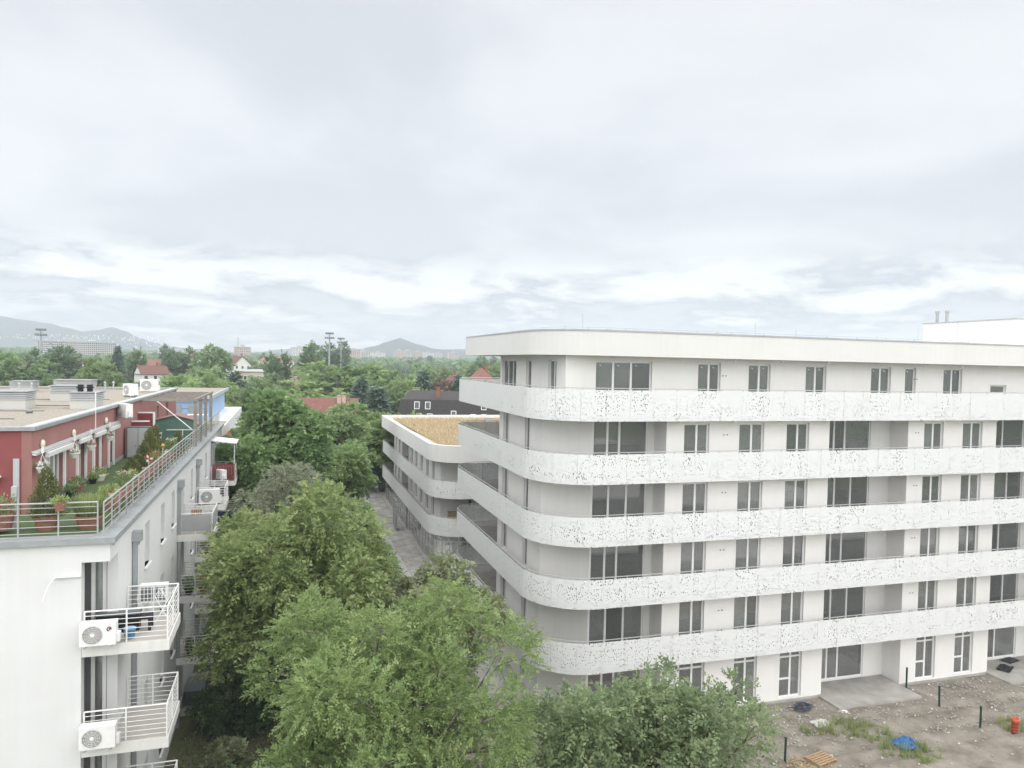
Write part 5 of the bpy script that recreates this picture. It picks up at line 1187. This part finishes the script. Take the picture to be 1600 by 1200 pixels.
    # floodlight masts
    for px, yt, dep, lb in ((64, 515, 300, 'tall floodlight mast above the gravel roof'), (515, 521, 340, 'taller floodlight mast among the poplars'), (533, 529, 400, 'second floodlight mast right of the taller one')):
        p = at(px, yt, dep); g = gz(p.x, p.y); o = empty('floodlight_mast', (p.x, p.y, g), lb, 'mast', 'stadium floodlight masts'); WL[o] = Vector((0, 0, 0)); h = p.z-g; o.rotation_euler.z = face(px)
        MB().tube([(0, 0, 0), (0, 0, h-.4)], .46, 8, .30).build('pole', 'zinc', o)
        for r, z in enumerate((h-2.4, h-.3)):
            b = MB().box(-2.0+.3*r, 2.0-.3*r, -.08, .08, z-.08, z+.08).build('crossbar', 'galvanised', o)
            for k in range(5):
                x = -1.8+.3*r+(3.6-.6*r)*k/4; MB().obox((x, -.3, z+.35), (.8, .4, .75), rx=R(-25)).build('floodlight', 'cabinet_dark', b)
    p = at(372, 526, 820); g = gz(p.x, p.y); o = empty('radio_mast', (p.x, p.y, g), 'thin lattice radio mast rising behind the peach tower', 'mast'); WL[o] = Vector((0, 0, 0))
    h = p.z-g; lt = MB(); [lt.tube([(a, b, 0), (a*.3, b*.3, h)], .12, 4) for a, b in ((-1, -.6), (1, -.6), (0, 1))]
    for i in range(14): z = h*i/14; f = 1-.7*i/14; lt.tube([(-f, -.6*f, z), (f, -.6*f, z+h/14)], .1, 4)
    lt.build('lattice', 'galvanised', o); MB().tube([(0, 0, h*.98), (0, 0, h+3)], .1, 4).build('aerial', 'galvanised', o)
ZONES = [(35, 'at the far left edge'), (130, 'around the left floodlight mast'), (215, 'behind the gravel roof vents'), (300, 'around the white gabled house'), (390, 'beyond the blue penthouse'), (470, 'near the orange-roofed building'), (560, 'around the twin floodlight masts'), (650, 'below the mountain peak'), (9999, 'beyond the mansard house')]
ORD = 'first second third fourth fifth sixth seventh eighth ninth tenth eleventh twelfth thirteenth fourteenth fifteenth'.split()
def relabel(objs, word):
    '''labels by landmark and belt, counted from the left where several are alike'''
    g = {}
    for o in objs:
        q = pix(o.location); z = next(t for lim, t in ZONES if q[0] < lim); b = 'near' if q[2] < 150 else 'middle' if q[2] < 260 else 'far' if q[2] < 480 else 'farthest'
        g.setdefault((word(o), z, b), []).append((q[0], o))
    for (w, z, b), l in g.items():
        l.sort(key=lambda t: t[0])
        for i, (_, o) in enumerate(l): o['label'] = w+', '+b+' belt, '+z+((', '+ORD[i]+' from left') if len(l) > 1 else '')
        for _, o in l:
            if '_k' in o: del o['_k']
KEEPOUT = [(20, 78, 22), (8, 104, 6), (-20, 45, 30), (-20, 78, 26)]
far_town()

def far_trees():
    rr = random.Random(12)
    lab = {'round': 'rounded mid green tree in the far belt beyond the roofs', 'wide': 'broad deep green tree in the far belt beyond the roofs', 'pale': 'lighter green tree in the far belt beyond the roofs', 'fir': 'dark conical spruce in the far belt beyond the roofs', 'poplar': 'slender poplar in the far belt beyond the roofs', 'purple': 'brownish purple leaved tree in the far belt'}
    # trees one can single out
    for kind, px, yt, dep, lb, ws in [('wide', 545, 563, 165, 'wide yellow-green tree crowning the middle view', 1.75), ('fir', 565, 588, 118, 'dark blue-green spruce right of the red-brown roof', 1.25), ('fir', 590, 602, 104, 'broad dark spruce in front of the mansard house', 1.5), ('fir', 367, 578, 150, 'large dark spruce above the pergola end', 1.6),
            ('fir', 184, 539, 210, 'tall slim spruce behind the gravel roof', .9), ('poplar', 488, 538, 300, 'dense poplar left of the floodlight masts', 1.5), ('poplar', 516, 542, 360, 'poplar standing behind the taller floodlight mast', 1.7), ('poplar', 534, 539, 420, 'dark poplar behind the second floodlight mast', 1.4),
            ('poplar', 62, 552, 230, 'poplar directly behind the left floodlight mast', 1.2), ('poplar', 85, 548, 235, 'poplar between the two cream towers', 1.4), ('poplar', 106, 548, 240, 'poplar right of the second cream tower', 1.6), ('poplar', 211, 549, 260, 'poplar left of the white gabled house', 1.2), ('poplar', 268, 549, 280, 'poplar right of the white gabled house', 1.3), ('poplar', 290, 549, 285, 'second poplar right of the white gabled house', 1.3),
            ('round', 330, 546, 240, 'tall bushy tree between the houses and the orange roofs', 1.0), ('poplar', 427, 556, 230, 'poplar left of the bright yellow-green tree', 1.0), ('poplar', 447, 555, 235, 'thin bare-topped poplar beside the bright yellow-green tree', .8), ('fir', 662, 577, 145, 'grey-blue spruce before the dark mansard roof', 1.2), ('purple', 703, 588, 150, 'brownish plum tree next to the pinkish house', 1.1), ('fir', 717, 584, 146, 'dark spruce right of the plum tree', 1.1),
            ('wide', 308, 588, 120, 'broad green tree behind the red penthouse end', 1.3), ('round', 340, 600, 112, 'green tree behind the blue penthouse', 1.1), ('pale', 395, 634, 92, 'light green tree right of the blue penthouse', 1.1), ('wide', 30, 553, 200, 'broad green tree at the left edge of the far belt', 1.3), ('round', 160, 573, 150, 'green tree behind the large roof vents', 1.2), ('round', 640, 600, 135, 'green tree left of the mansard house', 1.0), ('pale', 600, 633, 100, 'light green tree at the corner of the lower building', 1.2)]:
        p = at(px, yt, dep); g = gz(p.x, p.y); far_tree(kind, p.x, p.y, max(4, p.z-g), lb, ws*(12/max(9, p.z-g))**.35)
        KEEPOUT.append((p.x, p.y, 2.2))
    belt = []; wd = {'leafy_tree': 'rounded green tree', 'broad_tree': 'broad deep green tree', 'spruce_tree': 'dark conical spruce', 'poplar_tree': 'slender poplar'}
    bands = [(95, 150, 46, (8, 12)), (150, 260, 78, (9, 15)), (260, 480, 84, (9, 16)), (480, 900, 70, (9, 15))]
    for d0, d1, cnt, hr in bands:
        got = 0
        for _ in range(cnt*12):
            if got >= cnt: break
            dep = rr.uniform(d0, d1); px = rr.uniform(-60, 790); x, y = on_ground(px, dep); kind = rr.choice(['round']*4+['wide']*4+['pale']*2+['fir', 'poplar', 'poplar'])
            h = rr.uniform(*hr)*(1.25 if kind == 'poplar' else 1.)
            if any(math.hypot(x-a, y-b) < c+h*.16 for a, b, c in KEEPOUT): continue
            q = pix((x, y, gz(x, y)+h)); wpx = h*.42/dep*FPX
            if any(q[0]+wpx > a and q[0]-wpx < b and dep < dp and q[1] < yl for a, b, yl, dp in KEEP): continue
            if px > 360 and dep < 260 and q[1] < 585: continue
            t = far_tree(kind, x, y, h, lab[kind], rr.uniform(.95, 1.35), 'trees in the far belt'); t['_k'] = 'lighter green tree' if kind == 'pale' else wd[t.name.split('.')[0]]; belt.append(t); KEEPOUT.append((x, y, h*.14)); got += 1
    relabel(belt, lambda o: o['_k'])
    # beyond that the wood reads as one mass
    rg = np.random.default_rng(5); m = 5200; dep = 600+1500*rg.uniform(0, 1, m)**1.3; ang = YAW+np.arctan((rg.uniform(-80, 800, m)-800)/FPX)
    rdist = dep/np.cos(ang-YAW); x, y = rdist*np.sin(ang), rdist*np.cos(ang); hgt = np.array([terrain_h(q) for q in rdist]); th = rg.uniform(6, 13, m)
    k = 26; d = unit(rg.normal(size=(m*k, 3))); c = np.stack([x, y, hgt+th*.5], 1).repeat(k, 0); T = th.repeat(k)[:, None]
    p = c+d*np.array([.5, .5, .5])*T*rg.uniform(.7, 1.05, m*k)[:, None]; s = unit(np.cross(d, rg.normal(size=(m*k, 3)))); u = unit(np.cross(d, s)+.5*d); L = T*rg.uniform(.14, .3, m*k)[:, None]
    V = np.stack([p-s*L, p-u*L, p+s*L, p+u*L], 1); t = np.clip(.45+np.repeat(rg.normal(0, .22, m), k)+rg.normal(0, .1, m*k), 0, 1)
    tag(link('distant_woodland', quads_mesh('distant_woodland', V, 'leaf_dark', t)), 'continuous dark belt of distant suburban trees', 'woodland', kind='stuff')
far_trees()

def hills():
    def ridge(name, prof, dist, back, seed):
        rg = random.Random(seed); xs = []
        for (a, ya), (b, yb) in zip(prof, prof[1:]):
            k = max(2, int((b-a)/6)); xs += [(a+(b-a)*i/k, ya+(yb-ya)*(.5-.5*math.cos(math.pi*i/k))) for i in range(k)]
        xs.append(prof[-1]); n = len(xs); rows = 9; vs = []
        for j in range(rows):
            t = j/(rows-1)
            for (px, py) in xs:
                top = at(px, py, dist); r = math.hypot(top.x, top.y); base = terrain_h(r)-5
                w = math.sin(t*math.pi)**1.3; hh = base+(top.z-base)*w*(1+rg.uniform(-.05, .05)*(w < .97)); f = 1+(t-.5)*back/dist
                vs.append((top.x*f, top.y*f, hh))
        tag(MB().add(vs, [(j*n+i, j*n+i+1, (j+1)*n+i+1, (j+1)*n+i) for j in range(rows-1) for i in range(n-1)]).build(name, 'hill', None, True), kind='structure')
    ridge('hills', [(-160, 500), (-80, 492), (0, 494), (40, 500), (75, 505), (105, 512), (130, 518), (150, 516), (175, 511), (195, 517), (218, 528), (240, 535), (262, 541), (300, 545), (350, 549), (400, 556)], 2650, 560, 1)
    ridge('mountain', [(525, 556), (550, 549), (585, 541), (605, 534), (617, 530), (625, 528), (636, 532), (652, 538), (680, 545), (705, 548), (735, 551), (790, 552), (900, 557)], 2450, 500, 2)
    ridge('hills', [(330, 556), (400, 550), (440, 546), (470, 542), (500, 546), (540, 544), (600, 548), (680, 546), (760, 545), (850, 556)], 2900, 240, 3)
    # pale houses scattered over the lower hillside
    b = MB(); rg = random.Random(2)
    for i in range(420):
        px = rg.uniform(-40, 260); py = rg.uniform(522, 545)+max(0, (px-170)*.06); s = rg.uniform(.7, 1.5); p = at(px, py, rg.uniform(2420, 2500)); b.box(p.x-s, p.x+s, p.y-s, p.y+s, p.z-3, p.z+s*.7)
    tag(b.build('hillside_town', 'render_white'), 'pale houses sprinkled over the lower hill slope', 'town', kind='stuff')
hills()

# ------------------------------------------------------------------ yard and street things
def yard_things():
    rr = random.Random(9)
    for i, (x, y, lb) in enumerate([(22.7, 32.6, 'dark green fence post against the wall between the first two doors'), (33.97, 32.6, 'dark green fence post at the corner of the concrete terrace'), (33.75, 30.2, 'dark green fence post in the open dirt beyond the terrace'), (33.85, 27.85, 'dark green fence post nearest the orange barrel'), (22.05, 27.75, 'dark green fence post beside the ash tree and pallet')]):
        o = empty('fence_post', (x, y, 0), lb, 'post', 'green fence posts'); WL[o] = Vector((0, 0, 0)); o.rotation_euler = (rr.uniform(-.03, .03), rr.uniform(-.03, .03), 0)
        MB().box(-.035, .035, -.035, .035, -.2, 1.15).build('shaft', 'green_steel', o); MB().box(-.042, .042, -.042, .042, 1.15, 1.18).build('cap', 'green_steel', o)
    # orange drum
    o = empty('drainage_pipe', (35.1, 27.0, 0), 'upright orange plastic pipe section in the weeds', 'pipe'); WL[o] = Vector((0, 0, 0))
    MB().lathe([(.155, 0), (.155, .6), (.19, .61), (.19, .80), (.165, .80), (.145, .5), (.145, .05)], 18).build('tube', 'orange_plastic', o, True)
    for z in (.15, .3, .45): MB().lathe([(.155, z-.012), (.164, z), (.155, z+.012)], 18).build('rib', 'orange_plastic', o)
    # hose coil
    b = MB()
    for k in range(7):
        c = Vector((rr.uniform(-.12, .12), rr.uniform(-.1, .1), .04+.025*k)); q = .42+rr.uniform(-.07, .07); b.tube([c+Vector((q*math.cos(a*.349), q*.7*math.sin(a*.349), .02*math.sin(a+k))) for a in range(19)], .022, 5)
    b.tube([(-.4, .1, .03), (-.8, .25, .02), (-1.0, .1, .02)], .022, 5)
    o = b.build('hose_coil', 'hose_blue'); o.location = (26.4, 31.9, .06); tag(o, 'dark blue hose coiled on the dirt by the wall', 'hose')
    # crumpled tarpaulin
    rg = np.random.default_rng(2); n = 15; vs = []
    for j in range(n):
        for i in range(n):
            u, v = i/(n-1)-.5, j/(n-1)-.5; e = max(0, 1-(u*u+v*v)*3.2); vs.append((u*1.3+rg.normal(0, .03), v*1.0+rg.normal(0, .03), .02+e*.30*rg.uniform(.45, 1.15)))
    o = MB().add(vs, [(j*n+i, j*n+i+1, (j+1)*n+i+1, (j+1)*n+i) for j in range(n-1) for i in range(n-1)]).build('tarpaulin', 'tarp_blue'); o.location = (28.8, 27.5, .06); tag(o, 'crumpled bright blue tarpaulin lying in the weeds', 'tarpaulin')
    # pallet
    o = empty('pallet', (23.7, 27.3, .07), 'wooden pallet on the dirt at the bottom edge', 'pallet'); WL[o] = Vector((0, 0, 0)); o.rotation_euler.z = R(12)
    for k in range(6): MB().box(-.6, .6, -.4+.15*k, -.3+.15*k, .122, .145).build('plank', 'pallet_wood', o)
    for x in (-.55, 0, .55): MB().box(x-.05, x+.05, -.4, .45, .022, .12).build('bearer', 'pallet_wood', o)
    for y in (-.36, 0, .36): MB().box(-.6, .6, y-.05, y+.05, 0, .02).build('bottom_plank', 'pallet_wood', o)
    # black rubber mats
    for i, (x, y, a, lb) in enumerate([(43.4, 33.9, .2, 'black square mat on the far concrete terrace by the window'), (41.9, 33.0, .5, 'crumpled black mat at the front of the far concrete terrace')]):
        m = 7; vs = [((u/(m-1)-.5)*1.2, (v/(m-1)-.5)*.7, .01+abs(math.sin(u*1.7+v*2.3+i))*(.02 if i == 0 else .07)) for v in range(m) for u in range(m)]
        o = MB().add(vs, [(v*m+u, v*m+u+1, (v+1)*m+u+1, (v+1)*m+u) for v in range(m-1) for u in range(m-1)]).build('rubber_mat', 'black_plastic'); o.location = (x, y, .125); o.rotation_euler.z = a; tag(o, lb, 'mat')
    # clear plastic sheet heap
    vs = []; m = 9
    for v in range(m):
        for u in range(m): a, b_ = u/(m-1)-.5, v/(m-1)-.5; vs.append((a*1.0, b_*.7, max(.01, .22*(1-(a*a+b_*b_)*4)*rr.uniform(.4, 1.2))))
    for i, (x, y, s, lb) in enumerate([(26.3, 30.4, 1., 'heap of pale plastic sheeting above the weeds'), (28.3, 31.1, .6, 'small white crumpled sheet at the terrace corner')]):
        o = MB().add(vs, [(v*m+u, v*m+u+1, (v+1)*m+u+1, (v+1)*m+u) for v in range(m-1) for u in range(m-1)]).build('plastic_sheet', 'litter_white'); o.location = (x, y, 0); o.scale = (s, s, s); tag(o, lb, 'plastic sheet')
    # builders' litter and stones: far too many to count
    for nm, mt, cnt, smin, smax, lb in (('litter', 'litter_white', 170, .03, .11, 'white scraps of builders litter scattered over the dirt'), ('rubble', 'concrete', 2600, .03, .11, 'small stones and clods strewn over the dirt'), ('wood_chips', 'chip_wood', 260, .03, .09, 'yellowish wood chips by the ash tree')):
        b = MB()
        for _ in range(cnt):
            if nm == 'wood_chips': x, y = rr.gauss(22.7, .55), rr.gauss(27.1, .45)
            else: x, y = rr.uniform(19, 46), 32.6-abs(rr.gauss(0, 3.4))
            if 28.0 < x < 34 and y > 31.1 or 40 < x < 46 and y > 31.1: continue
            s = rr.uniform(smin, smax); b.obox((x, y, .05+s*.2), (s, s*rr.uniform(.4, 1), s*rr.uniform(.2, .6)), rr.uniform(0, 3), rr.uniform(-.5, .5), rr.uniform(-.5, .5))
        tag(b.build(nm, mt), lb, nm.replace('_', ' '), kind='stuff')
    # weeds
    V = []; rg = np.random.default_rng(14)
    for (cx, cy_, r, cnt) in ((26.9, 29.7, .9, 34), (27.9, 28.9, .9, 26), (28.2, 27.2, .9, 30), (28.9, 26.4, .8, 22), (35.6, 27.6, .6, 22), (25.2, 30.2, .9, 8)):
        for _ in range(cnt):
            a = rg.uniform(0, 6.28); q = r*math.sqrt(rg.uniform(0, 1)); V.append(blades(22, .22, rg.uniform(.2, .5), rg, 0, cx+q*math.cos(a)*1.3, cy_+q*math.sin(a)))
    V = np.concatenate(V); tag(link('weeds', quads_mesh('weeds', V, 'leaf_grass', rg.uniform(0, 1, len(V)))), 'green weeds growing in patches on the dirt', 'weeds', kind='stuff')
    # ---------------- street side
    def van(loc, rz, lb):
        o = empty('delivery_van', loc, lb, 'van', 'white vans parked beyond the paving'); WL[o] = Vector((0, 0, 0)); o.rotation_euler.z = rz
        pr = [(-2.6, .45), (2.45, .45), (2.6, .8), (2.55, 1.15), (1.75, 1.35), (1.25, 2.15), (.9, 2.3), (-2.5, 2.35), (-2.65, 2.2)]; n = len(pr); vs = [(x, y, z) for y in (-.95, .95) for x, z in pr]
        MB().add(vs, [tuple(range(n)), tuple(range(2*n-1, n-1, -1))]+[(i+n, (i+1) % n+n, (i+1) % n, i)[::-1] for i in range(n)]).build('body', 'white_paint', o)
        ws_ = MB().add([(1.80, -.85, 1.37), (1.80, .85, 1.37), (1.31, .85, 2.1), (1.31, -.85, 2.1)], [(0, 1, 2, 3)]).build('windscreen', 'dark_glass', o); ws_.location.x = .02
        for s in (-1, 1): MB().box(.35, 1.35, s*.951-.01, s*.951+.01, 1.35, 1.95).build('window', 'dark_glass', o)
        for x in (-1.7, 1.7):
            for s in (-1, 1):
                w = MB().lathe([(.2, -.11), (.33, -.11), (.34, 0), (.33, .11), (.2, .11)], 16).build('wheel', 'black_plastic', o); w.rotation_euler.x = R(90); w.location = (x, s*.86, .34)
        MB().box(2.5, 2.66, -.9, .9, .45, .62).build('bumper', 'cabinet_dark', o)
        for s in (-1, 1): MB().box(2.5, 2.6, s*.7-.15, s*.7+.15, .8, 1.0).build('headlight', 'zinc_light', o)
    van((10.0, 106.3, 0), R(4), 'white delivery van at the end of the paved street'); van((12.0, 109.6, 0), R(178), 'second white van parked behind the first one')
    def car(loc, rz, lb, m):
        o = empty('parked_car', loc, lb, 'car'); WL[o] = Vector((0, 0, 0)); o.rotation_euler.z = rz
        pr = [(-2.1, .35), (2.1, .35), (2.15, .65), (2.0, .82), (1.0, .95), (.4, 1.4), (-1.2, 1.43), (-1.9, .98), (-2.15, .9)]; n = len(pr); vs = [(x, y*(1-.16*max(0, z-.9)/.5), z) for y in (-.88, .88) for x, z in pr]
        MB().add(vs, [tuple(range(n)), tuple(range(2*n-1, n-1, -1))]+[((i+1) % n, i, i+n, (i+1) % n+n) for i in range(n)]).build('body', m, o)
        for s in (-1, 1): MB().box(-1.3, .6, s*.82-.02, s*.82+.02, 1.0, 1.32).build('window', 'dark_glass', o)
        for x in (-1.3, 1.3):
            for s in (-1, 1): w = MB().lathe([(.18, -.1), (.31, -.1), (.31, .1), (.18, .1)], 14).build('wheel', 'black_plastic', o); w.rotation_euler.x = R(90); w.location = (x, s*.8, .31)
    car((11.6, 102.6, 0), R(8), 'dark parked car in front of the white vans', 'navy')
    o = empty('wire_fence', (9.5, 99.2, 0), 'thin grey wire fence at the end of the paving', 'fence'); WL[o] = Vector((0, 0, 0))
    for i in range(8): MB().tube([(-3.5+i, 0, 0), (-3.5+i, 0, 1.6)], .03, 5).build('post', 'galvanised', o)
    for z in (.2, .55, .9, 1.25, 1.55): MB().tube([(-3.5, 0, z), (3.5, 0, z)], .012, 4).build('wire', 'galvanised', o)
    # wrapped pallet load
    vs = []; m = 12
    for j in range(6):
        for i in range(m): a = 2*math.pi*i/m; q = .62*(1-.06*j)*(1+.12*math.cos(4*a))+rr.uniform(-.04, .04); vs.append((q*math.cos(a), q*math.sin(a), .1+1.0*j/5))
    vs.append((0, 0, 1.18)); o = empty('wrapped_pallet', (14.05, 59.3, 0), 'pallet load wrapped in white foil beside the shop glass', 'pallet load'); WL[o] = Vector((0, 0, 0))
    MB().add(vs, [(j*m+i, j*m+(i+1) % m, (j+1)*m+(i+1) % m, (j+1)*m+i) for j in range(5) for i in range(m)]+[(5*m+i, 5*m+(i+1) % m, 6*m) for i in range(m)]).build('wrapping', 'litter_white', o)
    for y in (-.4, 0, .4): MB().box(-.6, .6, y-.06, y+.06, 0, .1).build('bearer', 'pallet_wood', o)
    # pallet of boards on the low building's balcony
    o = empty('board_stack', (14.3, 62.6, 3.43), 'stack of timber boards leaning on the lower loggia', 'boards'); WL[o] = Vector((0, 0, 0))
    for k in range(12): MB().box(-.55+rr.uniform(-.03, .03), .55+rr.uniform(-.03, .03), -.35, .35, .12*k, .12*k+.10).build('board', 'pallet_wood', o)
    # mint green chute
    o = empty('plastic_chute', (13.5, 53.2, 0), 'mint green plastic chute leaning under the balcony corner', 'chute'); WL[o] = Vector((0, 0, 0))
    MB().box(-.1, .1, -.1, .1, 0, 1.6).build('post', 'mint', o); MB().obox((-.45, -.3, .5), (.45, 1.5, .06), .5, R(28)).build('slide', 'mint', o)
    for s in (-1, 1): MB().obox((-.45+.22*s*math.cos(.5), -.3+.22*s*math.sin(.5), .58), (.04, 1.5, .18), .5, R(28)).build('side', 'mint', o)
    b = MB()
    for _ in range(60): s = rr.uniform(.04, .16); b.obox((rr.gauss(13.6, .5), rr.gauss(56.3, .4), s*.3), (s, s*.7, s*.5), rr.uniform(0, 3), rr.uniform(-.4, .4))
    tag(b.build('rubble', 'bark'), 'small dark rubble heap on the paving by the building', 'rubble', kind='stuff')
    # bench and bin on the left footpath
    o = empty('rubbish_bin', (-3.4, 43.2, .05), 'dark bin with pale lid beside the footpath', 'bin'); WL[o] = Vector((0, 0, 0))
    MB().box(-.5, .5, -.4, .4, 0, 1.0).build('body', 'cabinet_dark', o); MB().obox((0, 0, 1.06), (1.1, .9, .1), rx=R(-6)).build('lid', 'zinc_light', o)
    tag(MB().box(-4.8, -3.9, 40.3, 42.2, .055, .75).box(-4.83, -3.87, 40.27, 42.23, .75, .8).build('ground_hatch', 'cabinet_dark'), 'dark grey box hatch at the wall below the plant balcony', 'hatch')
    p = empty('garden_gate', (11.3, 77.6, 0), 'open grey metal gate panel standing by the shop front', 'gate'); WL[p] = Vector((0, 0, 0))
    MB().box(-.03, .03, -.6, -.55, 0, 2.2).box(-.03, .03, .55, .6, 0, 2.2).box(-.03, .03, -.549, .549, 2.1, 2.2).box(-.03, .03, -.549, .549, .1, .2).build('frame', 'galvanised', p); MB().box(-.008, .008, -.549, .549, .2, 2.1).build('pane', 'glass_shop', p)
yard_things()

# ------------------------------------------------------------------ air
def haze():
    m = bpy.data.materials.new('air'); m.use_nodes = True; t = m.node_tree; t.nodes.clear()
    out = N(t, 'ShaderNodeOutputMaterial'); v = N(t, 'ShaderNodeVolumePrincipled'); v.inputs['Color'].default_value = (.83, .90, 1., 1); v.inputs['Density'].default_value = 3.6e-4; v.inputs['Anisotropy'].default_value = .15
    t.links.new(v.outputs[0], out.inputs['Volume'])
    o = MB().box(-3150, 3150, -3150, 3150, -6, 175).build('haze', m); tag(o, 'thin pale blue haze over the whole view', 'haze', kind='stuff')
haze()
